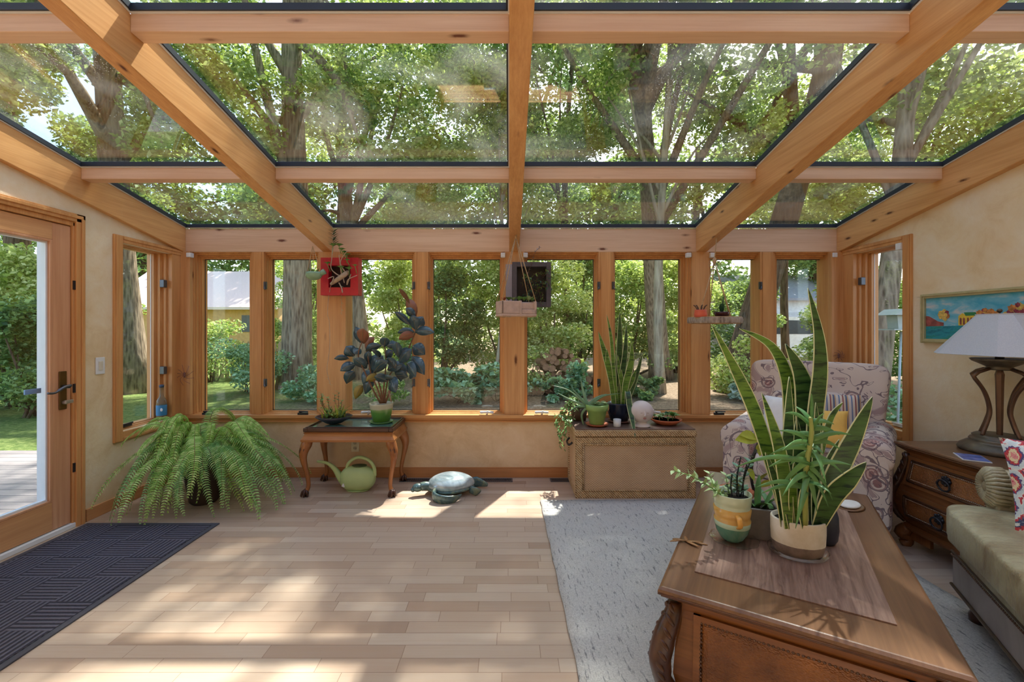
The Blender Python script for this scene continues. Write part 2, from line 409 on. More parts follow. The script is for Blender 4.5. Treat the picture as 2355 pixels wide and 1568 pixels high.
def crank(parent, x, col, silver=False):
    b = MB(); zc = BOTZ+.004
    if silver:
        b.tube(bez([(x-.06, D-.04, zc+.02), (x, D-.045, zc+.024), (x+.06, D-.04, zc+.018)], 4), [.011, .013, .012, .011, .010, .011, .012, .012, .01], 8)
        b.tube([(x, D-.04, zc), (x+.01, D-.05, zc+.035)], .009, 8)
    else:
        b.prism([(-.045, -.015), (.045, -.015), (.036, .018), (-.036, .018)], lambda u, v, t: (x+u, D-.035+v, t), zc, zc+.018)
        b.tube(bez([(x-.01, D-.035, zc+.015), (x-.03, D-.05, zc+.03), (x+.035, D-.055, zc+.03), (x+.05, D-.055, zc+.028)], 5), .006, 6)
    b.build('crank_handle', col, parent, world=True)
def latch(parent, x, z, y=D-.03, sgn=1):
    b = MB().box(x-.012, x+.012, y-.006, y+.012, z-.033, z+.033).box(x-.004, x+.004, y-.016, y, z-.028, z+.028)
    b.tube([(x, y-.012, z-.01), (x+.012*sgn, y-.02, z-.04)], .005, 6)
    b.build('latch', m_steel, parent, world=True)
for i, (a, c, ga, gc) in enumerate(WIN):
    wn_ = struct('window_%d' % (i+1), ((X(a)+X(c))/2, D, BOTZ), 'wood casement window, '+wdesc[i])
    x0, x1 = X(a), X(c); g0, g1 = (ga-PX0)*.004, (gc-PX0)*.004; z0, z1 = .581, 1.965
    b = MB()
    steps = 4; L0 = x0; R0 = x1
    for k in range(steps):
        f0 = k/steps; f1 = (k+1)/steps
        xa = x0+(g0-x0)*f0; xb = x1+(g1-x1)*f0; xa2 = x0+(g0-x0)*f1; xb2 = x1+(g1-x1)*f1
        yf = D-.012+.024*k+(0 if k % 2 else .006)
        zt0 = TOPZ+.03+(z1-TOPZ-.03)*f0; zt1 = TOPZ+.03+(z1-TOPZ-.03)*f1; zb0 = BOTZ+(z0-BOTZ)*f0; zb1 = BOTZ+(z0-BOTZ)*f1
        for (p, q, e, f) in ((min(xa, xa2), max(xa, xa2)+.0005, zb0, zt0), (min(xb, xb2)-.0005, max(xb, xb2), zb0, zt0), (xa2, xb2, zt1, zt0), (xa2, xb2, zb0, zb1)):
            if q-p > .0006 and f-e > .0006: b.box(p, q, yf, D+.13, e, f)
    b.build('window_frame', m_frame['Z'], wn_, world=True, bevel=.0015)
    MB().box(g0-.004, g1+.004, GY, GY+.006, z0-.004, z1+.004).build('pane', m_glass, wn_, world=True)
    gk = MB(); e = .005
    for (p, q, r0, r1) in ((g0, g0+e, z0, z1), (g1-e, g1, z0, z1), (g0, g1, z0, z0+e), (g0, g1, z1-e, z1)): gk.box(p, q, GY-.004, GY, r0, r1)
    gk.build('gasket', m_gask, wn_, world=True)
    lx = X(c)+.02 if i == 999 else None
    crank(wn_, X([485, 702, 850, 1120, 1245, 1500, 1648, 1850][i]), m_blackp if i in (0, 1, 6) else m_white, silver=i not in (0, 1, 6))
    lt = {0: [(612-30, 1)], 1: [(613, 1)], 2: [(953, -1)], 3: [(987, 1)], 4: [(1376, -1)], 5: [(1409, 1)], 6: [(1746, -1)]}.get(i, [])
    for px, sg in lt:
        if i == 0: continue
        latch(wn_, X(px), 1.325+.100*D, D-.022, sg); latch(wn_, X(px), 1.325-.122*D, D-.022, sg)
    for px in {0: [444], 3: [1157], 4: [1208], 5: [1579], 6: [1632], 7: [1910]}.get(i, []):
        MB().box(X(px)-.02, X(px)+.02, D-.06, D-.015, 1.962, 2.002).build('alarm_sensor', m_white, wn_, world=True, bevel=.004)
# side windows, seen in the left and right walls
def side_window(idx, x, sg, y0, y1, label, top_extra):
    wn_ = struct('window_%d' % idx, (x, (y0+y1)/2, WZ0), label)
    P = lambda u, v, t: (x-sg*t, u, v)        # u along Y, v up, t depth into the room
    b = MB(); cw = .07
    # casing standing proud of the wall
    for (a, c, e, f) in ((y0-cw, y0, WZ0-cw, WZ1+cw*.75), (y0, D-.02, WZ1, WZ1+cw*.75), (y0, D-.02, WZ0-cw, WZ0)):
        b.hexa([P(u, v, t) for u in (a, c) for t in (-.001, .018) for v in (e, f)])
        b.hexa([P(u, v, t) for u in (a+.008 if a < y0 else a, a+.028 if a < y0 else c) for t in (.018, .024) for v in ((e+.006, f-.006) if a < y0 else ((f-.028, f-.008) if e > 1 else (e+.008, e+.028)))])
    b.build('casing', m_frame['Z'], wn_, world=True, bevel=.003)
    b = MB()
    for k in range(3):
        w_ = .012+.014*k; d0 = -.03-.03*k
        for (a, c, e, f) in ((y0, y0+w_, WZ0, WZ1), (y1-w_*1.8, y1+.0, WZ0, WZ1), (y0, y1, WZ1-w_*.35, WZ1), (y0, y1, WZ0, WZ0+w_*.5)):
            b.hexa([P(u, v, t) for u in (a, c) for t in (-.15, d0) for v in (e, f)])
    b.hexa([P(u, v, t) for u in (y1-.004, D-.005) for t in (-.148, .012) for v in (WZ0, WZ1)])
    b.build('window_frame', m_frame['Z'], wn_, world=True, bevel=.002)
    gx = x+sg*.118
    MB().box(min(gx, gx+sg*.006), max(gx, gx+sg*.006), y0+.02, y1-.04, WZ0+.01, WZ1-.01).build('pane', m_glass, wn_, world=True)
    MB().hexa([P(u, v, t) for u in (y1-.075, y1-.062) for t in (-.118, -.112) for v in (WZ0+.02, WZ1-.015)]).build('white_seal', m_white, wn_, world=True)
    for z in (1.325+.1*3.9, 1.325-.09*3.9) if sg < 0 else (1.325+.105*3.9,):
        MB().hexa([P(u, v, t) for u in (y1-.05, y1-.015) for t in (-.06, -.022) for v in (z-.032, z+.032)]).build('latch', m_steel, wn_, world=True, bevel=.003)
    MB().prism([(-.06, -.02), (.05, -.012), (.06, .006), (-.05, .016)], lambda u, v, t: P((y0+.1)+u, t, -.06+v), WZ0+.014, WZ0+.03).tube([P(y0+.06, WZ0+.03, -.06), P(y0+.15, WZ0+.04, -.04)], .007, 6).build('crank_handle', m_blackp if sg < 0 else m_white, wn_, world=True)
    if sg > 0: MB().box(x-.03, x+.01, y0+.0, y0+.045, WZ1-.05, WZ1-.0).build('alarm_sensor', m_white, wn_, world=True, bevel=.003)
side_window(9, XL, -1, WY0, WY1, 'narrow wood framed window in the left wall above the fern', 0)
side_window(10, XR, 1, RY0, RY1, 'narrow wood framed window in the right wall beside the armchair back', 0)

# ---------------------------------------------------------------- glazed door in the left wall
door = struct('door_1', (XL, 2.45, 0), 'wood framed glass door to the garden in the left wall')
m_doorw = wood('door_fir', srgb(192, 134, 96), srgb(218, 166, 128), 'Z', .35, .9, contrast=.8)
m_doorh = wood('door_fir_rail', srgb(194, 136, 90), srgb(222, 170, 120), 'Y', .35, .9, contrast=.8)
Y0, Y1 = 2.0, 2.902
b = MB()
for (a, c, e, f) in ((Y1+.015, Y1+.078, 0, 2.10), (Y0-.078, Y0-.015, 0, 2.10), (Y0-.078, Y1+.078, 2.045, 2.10)):
    b.box(XL-.001, XL+.018, a, c, e, f)
    if f-e > 1: b.box(XL+.018, XL+.026, (a+c)/2+.0, (a+c)/2+.022, e, f-.03)
    else: b.box(XL+.018, XL+.026, a+.02, c-.02, e+.022, e+.044)
b.box(XL-.15, XL+.004, Y1+.004, Y1+.03, 0, 2.04).box(XL-.15, XL+.004, Y0-.03, Y0-.004, 0, 2.04).box(XL-.15, XL+.004, Y0-.03, Y1+.03, 2.015, 2.045)
b.build('casing', m_frame['Z'], door, world=True, bevel=.003)
dx0, dx1 = XL-.055, XL-.008
b = MB().box(dx0, dx1, Y1-.115, Y1, .035, 2.01).box(dx0, dx1, Y0, Y0+.115, .035, 2.01)
b.build('stile', m_doorw, door, world=True, bevel=.003)
b = MB().box(dx0, dx1, Y0+.115, Y1-.115, 1.9, 2.01).box(dx0, dx1, Y0+.115, Y1-.115, .035, .215)
b.build('rail', m_doorh, door, world=True, bevel=.003)
b = MB(); ring(b, Y0+.115, Y1-.115, .215, 1.9, .014, dx0+.004, dx1+.001, lambda u, v, t: (t, u, v)); b.build('glazing_bead', m_doorw, door, world=True, bevel=.002)
b = MB(); ring(b, Y0+.128, Y1-.128, .229, 1.887, .012, dx0+.002, dx0+.03, lambda u, v, t: (t, u, v)); b.build('white_seal', m_white, door, world=True)
MB().box(dx0+.02, dx0+.026, Y0+.12, Y1-.12, .22, 1.9).build('pane', m_glass, door, world=True)
MB().box(XL-.15, XL+.012, Y0-.02, Y1+.02, 0, .03).build('threshold', m_white, door, world=True, bevel=.004)
b = MB().box(XL-.2, XL-.152, Y1-.03, Y1+.07, 0, 2.05).box(XL-.2, XL-.152, Y0-.07, Y0+.03, 0, 2.05).box(XL-.2, XL-.152, Y0-.07, Y1+.07, 2.0, 2.1)
b.build('exterior_jamb', m_white, door, world=True)
m_bronze = plain('aged_bronze', srgb(112, 88, 52), .35, .8)
m_silver = plain('satin_silver', srgb(190, 188, 184), .3, .8)
hy = Y1-.055; hz = .93
MB().box(dx1, dx1+.01, hy-.024, hy+.024, hz-.13, hz+.12).build('handle_plate', m_bronze, door, world=True, bevel=.004)
MB().tube([(dx1+.01, hy, hz+.02), (dx1+.05, hy, hz+.02)], .011, 10).tube(bez([(dx1+.05, hy+.008, hz+.026), (dx1+.052, hy-.04, hz+.018), (dx1+.05, hy-.09, hz-.008), (dx1+.045, hy-.13, hz-.006)], 6), [.01]*10+[.007]*9, 8).build('lever', m_steel, door, world=True)
MB().tube([(dx1+.01, hy, hz-.085), (dx1+.03, hy, hz-.085)], .012, 10).obox((dx1+.036, hy+.01, hz-.08), (.012, .05, .022)).build('thumb_turn', m_silver, door, world=True, bevel=.002)
m_blue = plain('blue_grey_metal', srgb(120, 150, 190), .4, .3)
MB().tube([(dx0, hy-.0, hz+.0), (dx0-.05, hy-.0, hz+.0)], .012, 8).obox((dx0-.05, hy-.07, hz+.0), (.012, .13, .032)).build('outer_handle', m_blue, door, world=True, bevel=.004)
b = MB()
for z in (1.62, .93, .4): b.box(XL+.002, XL+.012, Y1+.004, Y1+.016, z-.03, z+.03)
b.build('strike_plate', m_blackp, door, world=True)
# ================================================================ the garden
GZ = -.15
rng = np.random.default_rng(11)
def leafmat(name, c0, c1, c2, rough=.55, trans=.45):
    s = N(name); g = s.n('NewGeometry'); nz = s.noise(s.obj(), .6, 3)
    f = s.math('ADD', s.math('MULTIPLY', g.outputs['Random Per Island'], .6), s.math('MULTIPLY', nz, .45))
    col = s.ramp(f, [(.12, c0), (.45, c1), (.8, c2)])
    df = s.n('BsdfPrincipled'); s.l(col, df.inputs['Base Color']); df.inputs['Roughness'].default_value = rough; df.inputs['Specular IOR Level'].default_value = .35
    tl = s.n('BsdfTranslucent'); s.l(s.mix(.5, col, srgb(190, 205, 80), 'MIX'), tl.inputs[0])
    mx = s.n('MixShader'); mx.inputs[0].default_value = trans; s.l(df.outputs[0], mx.inputs[1]); s.l(tl.outputs[0], mx.inputs[2])
    s.l(mx.outputs[0], s.out.inputs[0]); return s.m
L_A = leafmat('leaf_mid', srgb(50, 82, 42), srgb(118, 156, 78), srgb(218, 228, 160))  # tree and shrub ramps: pale ends paint sun highlights, dark ends paint shade
L_B = leafmat('leaf_yellow', srgb(80, 104, 48), srgb(160, 180, 90), srgb(236, 238, 176))
L_C = leafmat('leaf_dark', srgb(26, 56, 38), srgb(76, 118, 72), srgb(176, 204, 140))
L_D = leafmat('leaf_blue', srgb(58, 104, 78), srgb(104, 152, 114), srgb(180, 214, 176), trans=.3)
L_H = leafmat('leaf_hosta', srgb(140, 168, 152), srgb(180, 204, 188), srgb(222, 234, 222), trans=.2)
def barkmat(name, a, b, sc=1):
    s = N(name); v = s.n('TexVoronoi', feature='F1'); v.inputs['Scale'].default_value = 1
    s.l(s.mapped((22*sc, 22*sc, 3*sc)), v.inputs['Vector'])
    n = s.noise(s.mapped((9*sc, 9*sc, 2*sc)), 2, 6, .7)
    f = s.math('ADD', s.math('MULTIPLY', v.outputs['Distance'], .5), s.math('MULTIPLY', n, .6))
    return s.bsdf(s.ramp(f, [(.3, a), (.7, b)]), .9, 0, .1, f, .8, .03)
B_A = barkmat('bark_grey', srgb(82, 68, 56), srgb(158, 140, 118)); B_B = barkmat('bark_dark', srgb(58, 46, 38), srgb(118, 98, 80)); B_C = barkmat('bark_pale', srgb(118, 104, 86), srgb(182, 168, 144), .7)
def leaf_mesh(name, mat, P, size, parent=None, aspect=.55, upb=.35, world=True, loc=None):
    # a gap in the canopy lets the sun reach the floor behind the middle windows
    fx_ = P[:, 0]-.23*P[:, 2]; fy_ = P[:, 1]-.49*P[:, 2]; jit = .12*np.sin(P[:, 0]*7)+.1*np.sin(P[:, 2]*5)
    P = P[~((fx_+jit > -1.15) & (fx_+jit < .75) & (fy_ > 3.0) & (fy_ < 4.0) & (P[:, 2] > 2.5) & (rng.random(len(P)) < .97))]
    n = len(P); d = rng.normal(size=(n, 3)); d[:, 2] *= .6; d /= np.linalg.norm(d, axis=1)[:, None]
    u = rng.normal(size=(n, 3)); u[:, 2] += upb*3; sdv = np.cross(d, u); sdv /= np.linalg.norm(sdv, axis=1)[:, None]+1e-9
    up = np.cross(sdv, d); L = size*(.6+.8*rng.random(n))[:, None]; W = L*aspect*.5
    V = np.empty((n, 4, 3)); V[:, 0] = P-d*L*.5; V[:, 1] = P+sdv*W-d*L*.08+up*W*.35; V[:, 2] = P+d*L*.5; V[:, 3] = P-sdv*W-d*L*.08+up*W*.35
    V = V.reshape(-1, 3)
    if parent is not None and world: V = V-np.array(chainM(parent).translation)[None]
    me = bpy.data.meshes.new(name); me.vertices.add(4*n); me.loops.add(4*n); me.polygons.add(n)
    me.vertices.foreach_set('co', V.astype(np.float32).ravel()); me.loops.foreach_set('vertex_index', np.arange(4*n, dtype=np.int32))
    me.polygons.foreach_set('loop_start', np.arange(0, 4*n, 4, dtype=np.int32)); me.polygons.foreach_set('loop_total', np.full(n, 4, dtype=np.int32))
    me.materials.append(mat); me.update(); me.validate()
    o = bpy.data.objects.new(name, me); C.objects.link(o); o.parent = parent; return o
def clump_pts(cs, rs, n):
    cs = np.array(cs); rs = np.array(rs); k = rng.choice(len(cs), n, p=rs**2/np.sum(rs**2))
    d = rng.normal(size=(n, 3)); d /= np.linalg.norm(d, axis=1)[:, None]
    r = rs[k]*(.25+.75*rng.random(n)**.5); return cs[k]+d*r[:, None]*np.array([1, 1, .62])
def tree(label, group, x, y, h, r, lean=(0, 0), crown=None, nl=14000, ls=.12, lm=L_A, bk=B_A, ncl=34, z0=None, cr=.9, nb=9, name='tree', low=None):
    t = thing(name, label, 'tree', (x, y, GZ), 0, group)
    tr = lambda k: Vector((x+lean[0]*k+.12*math.sin(k*5+x), y+lean[1]*k, GZ+h*k))
    MB().tube([tr(k/12) for k in range(13)], [r*(1.25 if k == 0 else 1)*(1-.55*k/12) for k in range(13)], 14).build('trunk', bk, t, world=True)
    cx, cy, cz, rx, ry, rz_ = crown
    cs, rs = [], []
    for _ in range(ncl):
        a = rnd.uniform(0, 2*PI); c = rnd.uniform(-1, 1); q = rnd.uniform(.45, 1)
        p = (cx+rx*q*math.cos(a)*math.sqrt(1-c*c), cy+ry*q*math.sin(a)*math.sqrt(1-c*c), cz+rz_*q*c); cs.append(p); rs.append(cr*rnd.uniform(.6, 1.25))
    b = MB()
    for k in range(nb):
        e = Vector(cs[k % ncl]); s0 = tr(rnd.uniform(.35, .9)); md = (s0+e)/2+Vector((rnd.uniform(-.3, .3), 0, rnd.uniform(0, .6)))
        b.tube(bez([s0, md, e], 5), interp([r*.42, r*.22, r*.06], 11), 7)
    b.build('branches', bk, t, world=True)
    leaf_mesh('foliage', lm, clump_pts(cs, rs, nl), ls, t)
    return t
def bush(name, label, cat, group, x, y, rx, ry, h, n, ls, lm, aspect=.6, upb=.35, stems=True, ncl=14, cr=.4):
    t = thing(name, label, cat, (x, y, GZ), 0, group); cs, rs = [], []
    for _ in range(ncl):
        a = rnd.uniform(0, 2*PI); q = rnd.uniform(0, 1)**.6; zz = rnd.uniform(.12, 1)
        f = math.sqrt(max(.1, 1-zz*zz*.8)); cs.append((x+rx*q*f*math.cos(a), y+ry*q*f*math.sin(a), GZ+h*zz)); rs.append(cr*h*rnd.uniform(.5, .9))
    P = clump_pts(cs, rs, n); P[:, 2] = np.maximum(P[:, 2], GZ+.02)
    leaf_mesh('foliage', lm, P, ls, t, aspect, upb)
    if stems:
        b = MB()
        for k in range(6): b.tube([(x+.1*math.cos(k), y+.1*math.sin(k), GZ), Vector(cs[k % ncl])], [.02*h/1.5, .006*h/1.5], 5)
        b.build('stems', B_B, t, world=True)
    return t
# ground
s = N('garden_ground'); sep = s.n('SeparateXYZ'); s.l(s.obj(), sep.inputs[0])
n1 = s.noise(s.obj(), .5, 6, .6, .4); n2 = s.noise(s.obj(), 14, 6, .75); n3 = s.noise(s.obj(), 3, 5, .65)
grass = s.ramp(n2, [(.3, srgb(64, 84, 44)), (.5, srgb(110, 128, 70)), (.72, srgb(160, 166, 104))])
mulch = s.ramp(n2, [(.3, srgb(92, 74, 60)), (.52, srgb(140, 120, 100)), (.72, srgb(190, 172, 148))])
msk = s.math('ADD', s.math('ADD', s.math('MULTIPLY', sep.outputs[0], .28), 1.75), s.math('MULTIPLY', s.math('SUBTRACT', n1, .5), 3.2))
msk2 = s.math('ADD', msk, s.math('MULTIPLY', s.math('SUBTRACT', n3, .5), 1.2), clamp=True)
m_ground = s.bsdf(s.mix(msk2, grass, mulch), .95, 0, .1, n2, 1, .05)
MB().grid(lambda u, v: (-70+140*u, -20+90*v, GZ+ (0 if (-70+140*u) < 4 else 0)), 8, 8).build('garden_ground', m_ground)['kind'] = 'structure'
m_deck = {'X': wood('deck_grey', srgb(112, 104, 104), srgb(158, 148, 144), 'X', .7, 1)}['X']
b = MB()
for k in range(58): b.box(-6.6, XL-.17, -2.9+k*.137, -2.9+k*.137+.13, GZ+.005, GZ+.07)
b.build('garden_deck', m_deck)['kind'] = 'structure'

GF = 'trees in the garden beyond the windows'
tree('big grey-barked tree beyond the second back window, dappled crown', None, -5.5, 11, 12, .37, (.3, -.3), (-5, 9.8, 8.5, 4.6, 3.2, 4.0), 25500, .12, L_A, B_A, 42)
tree('smooth grey trunk standing behind the dark-leaved rubber plant', None, -4.45, 13, 11, .27, (-.7, 0), (-3.2, 12.5, 8.2, 3.6, 3.0, 4.2), 22500, .12, L_B, B_A, 36)
tree('thick rough-barked tree seen through the narrow left wall window', None, -8.7, 10.2, 11, .36, (-.5, -.8), (-8.8, 9.6, 7.6, 3.4, 3.2, 3.6), 22500, .12, L_A, B_A, 34)
tree('dark tree trunk showing high in the glass of the door', None, -12.2, 10.8, 10, .3, (-.3, 0), (-12.2, 11, 7.0, 3.2, 3.0, 3.5), 18000, .13, L_C, B_B, 30)
tree('slim pale-barked tree beyond the window right of the snake plant chest', None, 3.52, 10, 10, .115, (.1, 0), (3.0, 10.6, 7.4, 2.6, 2.4, 3.6), 19500, .115, L_A, B_C, 30)
tree('large leaning brown trunk left of the armchair back, outside', None, 5.35, 10.3, 11.5, .34, (2.4, -1.2), (6.4, 10.0, 8.6, 4.0, 3.2, 4.0), 24000, .12, L_A, B_B, 40)
tree('thin dark trunk in front of the white van outside', None, 9.6, 15, 9.5, .14, (0, 0), (9.6, 14.2, 6.4, 3.0, 2.6, 3.2), 15000, .13, L_B, B_B, 26)
tree('rough grey trunk close outside the narrow right wall window', None, 5.12, 6.0, 9, .15, (1.0, .6), (6.6, 7.4, 6.6, 2.2, 2.2, 2.4), 13500, .105, L_A, B_A, 24)
tree('slim brown trunk in the woods right of the centre post', None, 1.75, 14, 11, .13, (.3, 0), (1.2, 13.2, 8.8, 3.4, 2.8, 4.2), 22500, .12, L_C, B_B, 38)
tree('thin whitish sapling in the woods left of the centre post', None, -.35, 12, 7, .05, (.2, 0), (-.6, 12.2, 5.2, 2.0, 1.8, 2.2), 12000, .105, L_B, B_C, 22)
tree('tall tree in the woods behind the centre post, high crown', None, -.2, 16.5, 14, .28, (.8, -1), (.4, 15, 10.6, 4.6, 3, 4.4), 22500, .14, L_A, B_A, 40)
tree('broad maple whose boughs hang over the glass roof', None, 4.6, 12.8, 10.5, .3, (-2.2, -3.2), (1.7, 6.9, 8.6, 5.4, 2.9, 1.7), 46000, .12, L_B, B_A, 62, cr=.8, nb=16)
tree('low forked tree beyond the far right back window', None, 13.4, 13.5, 9, .22, (-.6, 0), (12.6, 12.8, 6.4, 3.4, 3, 3.2), 18000, .13, L_B, B_B, 30)
tree('leafy tree in the side garden right of the house', None, 9.6, 5.6, 8.5, .22, (0, 0), (9.6, 6.0, 5.8, 3.0, 3, 3.2), 16500, .12, L_C, B_A, 28)
tree('leafy tree over the deck left of the house', None, -9.4, 5.2, 8.5, .2, (.6, 0), (-9.2, 6.0, 7.0, 2.6, 2.6, 2.6), 13500, .12, L_B, B_A, 24)
# distant belt of trees closing the view
base = None
for i, (x, y, sc_) in enumerate([(-30, 24, 1), (-23, 27, 1.15), (-17, 29, 1.1), (-10.5, 27, 1.15), (-5, 25, 1), (.5, 27, 1.2), (6, 25, 1), (12, 28, 1.2), (19, 27, 1), (26, 24, 1.1), (33, 20, 1), (-36, 16, 1)]):
    if base is None:
        base = tree('tall dark tree in the distant belt of woods behind the garden', 'distant woods behind the garden', 0, 0, 11, .3, (0, 0), (0, 0, 6.6, 4.4, 2.4, 5.6), 11000, .30, L_C, B_B, 44, cr=1.5, name='distant_tree')
        o = base
    else: o = copy_tree(base)
    o['label'] = 'tall distant dark tree in the woods, '+['far left behind the orange house', 'behind the left end of the orange house', 'above the roof of the orange house', 'behind the picket fence', 'behind the second back window', 'just left of the centre post', 'behind the firewood pile', 'behind the snake plant on the chest', 'behind the pale garage', 'right of the pale garage', 'at the far right', 'farthest left beyond the door'][i]
    o.location = (x, y, GZ); o.rotation_euler = (0, 0, i*1.3); o.scale = (sc_, sc_, sc_)
# understorey thicket
i = 0; ub = None
ulab = 'tall leafy bush in the thicket behind the garden beds'
for (x, y, hh) in [(-6.8, 14.5, 1), (-3.6, 15, 1.1), (-2.0, 13.2, .95), (-.2, 13.8, 1.15), (1.2, 12.6, .9), (2.3, 14.6, 1.2), (3.9, 13.6, 1.0), (5.6, 14.8, 1.1), (7.3, 13.8, .8), (-13.6, 14, 1), (-16.5, 11.6, 1.1), (-11.6, 9.6, .9), (-14.2, 8.0, .9), (12.5, 9.5, 1.0), (10.6, 6.2, 1.0), (8.0, 9.6, .75)]:
    if ub is None: ub = bush('thicket_bush', ulab, 'bush', 'thicket bushes behind the garden beds', 0, 0, 1.5, 1.1, 3.6, 15000, .10, L_A, ncl=36, cr=.19); o = ub
    else: o = copy_tree(ub)
    o['label'] = 'tall leafy thicket bush '+['right of the big grey-barked tree', 'behind the smooth grey trunk', 'behind the rubber plant, in the thicket', 'dark and dense, left of the centre post', 'behind the left part of the firewood pile', 'behind the right end of the firewood pile', 'left of the slim pale-barked tree', 'right of the slim pale-barked tree', 'below the large leaning trunk', 'left of the orange house', 'behind the thick trunk in the left wall window', 'beside the thick trunk in the left wall window', 'far back in the door glass', 'at the far right, by the low forked tree', 'in the side garden, seen in the right wall window', 'right of the leaning trunk, behind the armchair'][i]
    o.location = (x, y, GZ); o.rotation_euler = (0, 0, i*2.1); o.scale = (1, 1, hh)
    if i % 3 == 1:
        for ch in o.children:
            if ch.name.startswith('foliage'): ch.data = ch.data.copy(); ch.data.materials[0] = L_B
    if i % 3 == 2:
        for ch in o.children:
            if ch.name.startswith('foliage'): ch.data = ch.data.copy(); ch.data.materials[0] = L_C
    i += 1
# low garden plants
bush('garden_shrub', 'dense blue-green perennial below the window left of the centre post', 'shrub', None, -.95, 8.7, .85, .5, .82, 2600, .11, L_D, .75, .7)
bush('garden_shrub', 'leafy shrub crowding the sill left of the centre post, nearer the post', 'shrub', None, -.2, 8.9, .5, .5, .75, 2200, .11, L_D, .75, .7)
bush('garden_shrub', 'lobed-leaf perennial at the foot of the log pile', 'shrub', None, .9, 8.9, .75, .35, .42, 1900, .11, L_D, .75, .7)
bush('garden_shrub', 'dark green ground plant behind the white face planter', 'shrub', None, 2.7, 9.4, .75, .4, .5, 2000, .10, L_C, .7, .6)
bush('garden_shrub', 'rounded green shrub outside the second back window', 'shrub', None, -4.0, 9.0, .65, .55, .7, 2400, .08, L_D, .5)
bush('garden_shrub', 'feathery shrub outside the window, left of the rubber plant pot', 'shrub', None, -2.3, 8.3, .42, .4, .5, 1500, .08, L_A, .4)
bush('garden_shrub', 'tall hedge shrub by the picket fence', 'shrub', None, -6.1, 10.2, .9, .6, 1.25, 4200, .08, L_D, .5)
bush('garden_shrub', 'bushy shrub at the left end of the picket fence', 'shrub', None, -8.3, 12.2, .9, .7, 1.6, 4200, .09, L_A, .5)
bush('garden_shrub', 'sunlit yellow-green shrub below the leaning trunk', 'shrub', None, 5.0, 9.3, .55, .4, 1.25, 3400, .08, L_B, .55)
bush('garden_shrub', 'green shrub behind the armchair, at the right back window', 'shrub', None, 6.3, 10.0, .6, .5, .75, 2000, .09, L_B, .55)
bush('garden_shrub', 'bright green bush outside the right wall window', 'shrub', None, 4.85, 5.3, .35, .35, .75, 2000, .07, L_D, .6)
bush('garden_shrub', 'dense dark hedge bush seen through the door glass', 'shrub', None, -8.0, 7.3, 1.0, .8, 2.0, 13000, .08, L_C, .55, ncl=22, cr=.3)
bush('garden_shrub', 'tall light green bush high in the door glass', 'shrub', None, -9.3, 8.2, 1.1, .9, 2.9, 13000, .085, L_B, .55, ncl=26, cr=.26)
bush('hosta', 'pale grey-green hosta on the mulch below the hanging wooden slice', 'shrub', None, 4.85, 9.0, .42, .3, .3, 420, .2, L_H, .8, .9, stems=False)
# log pile
m_log = barkmat('log_bark', srgb(80, 58, 46), srgb(140, 108, 84), 2); m_logend = plain('log_end', srgb(150, 108, 80), .9, var=.4, sc=20)
k = 0; lg0 = None
for row in range(8):
    for c_ in range(12-row-(row//3)):
        x = .25+c_*.165+row*.1+rnd.uniform(-.04, .04); z = GZ+.08+row*.128+rnd.uniform(-.012, .012)
        if lg0 is None:
            lg = MB().tube([(0, -.22, 0), (0, .22, 0)], .078, 10, mi=0, caps=False).lathe([(.0, .0), (.078, .0)], (0, 0, -.22), 10, mi=1, R=None)
            lg = MB().tube([(0, -.22, 0), (0, .22, 0)], .078, 10, caps=False)
            for yy in (-.22, .22): lg.add([(.078*math.cos(2*PI*j/10), yy, .078*math.sin(2*PI*j/10)) for j in range(10)], [tuple(range(10))], 1)
            o = lg0 = lg.build('firewood_log', [m_log, m_logend]); tag(o, 'split firewood log with a pale cut end in the stacked garden pile', 'log', 'firewood logs stacked beyond the window')
        else: o = lg0.copy(); C.objects.link(o)
        o.location = (x, 10.0+rnd.uniform(-.05, .05), z); o.rotation_euler = (rnd.uniform(-.15, .15), rnd.uniform(0, 3), rnd.uniform(-.3, .3)); sc_ = rnd.uniform(.6, 1.1); o.scale = (sc_, 1, sc_)
bush('garden_shrub', 'leafy stems growing up in front of the firewood pile', 'shrub', None, 1.45, 9.45, .4, .2, .7, 600, .1, L_D, .7)
bush('garden_shrub', 'twiggy green bush over the left end of the firewood pile', 'shrub', None, .45, 9.6, .3, .2, 1.1, 600, .09, L_A, .6)
# picket fence, neighbour house, garage, van, feeder
m_pick = plain('weathered_picket', srgb(176, 148, 118), .8)
fn = thing('picket_fence', 'weathered brown picket fence at the back of the lawn', 'fence', (-9, 13.2, GZ))
for k in range(38):
    x = -12.4+k*.16; b = MB().prism([(-.055, 0), (.055, 0), (.055, 1.02), (0, 1.12), (-.055, 1.02)], lambda u, v, t: (x+u, 13.2+t, GZ+v), -.01, .01)
    b.build('picket', m_pick, fn, world=True)
MB().box(-12.5, -6.4, 13.215, 13.26, GZ+.25, GZ+.33).build('rail', m_pick, fn, world=True); MB().box(-12.5, -6.4, 13.215, 13.26, GZ+.8, GZ+.88).build('rail', m_pick, fn, world=True)
hs_ = thing('neighbour_house', 'low orange house with a pinkish roof beyond the fence', 'house', (-15, 21, GZ))
m_or = plain('orange_stucco', srgb(214, 168, 112), .9); m_pr = plain('pink_shingle', srgb(226, 200, 190), .9, var=.1, sc=30)
MB().box(-19, -11.2, 21, 26, GZ, 2.35).build('wall', m_or, hs_, world=True)
MB().prism([(20.4, 2.25), (23.5, 4.3), (26.6, 2.25), (26.6, 2.35), (23.5, 4.45), (20.4, 2.37)], lambda u, v, t: (t, u, v), -19.5, -10.9).build('roof', m_pr, hs_, world=True)
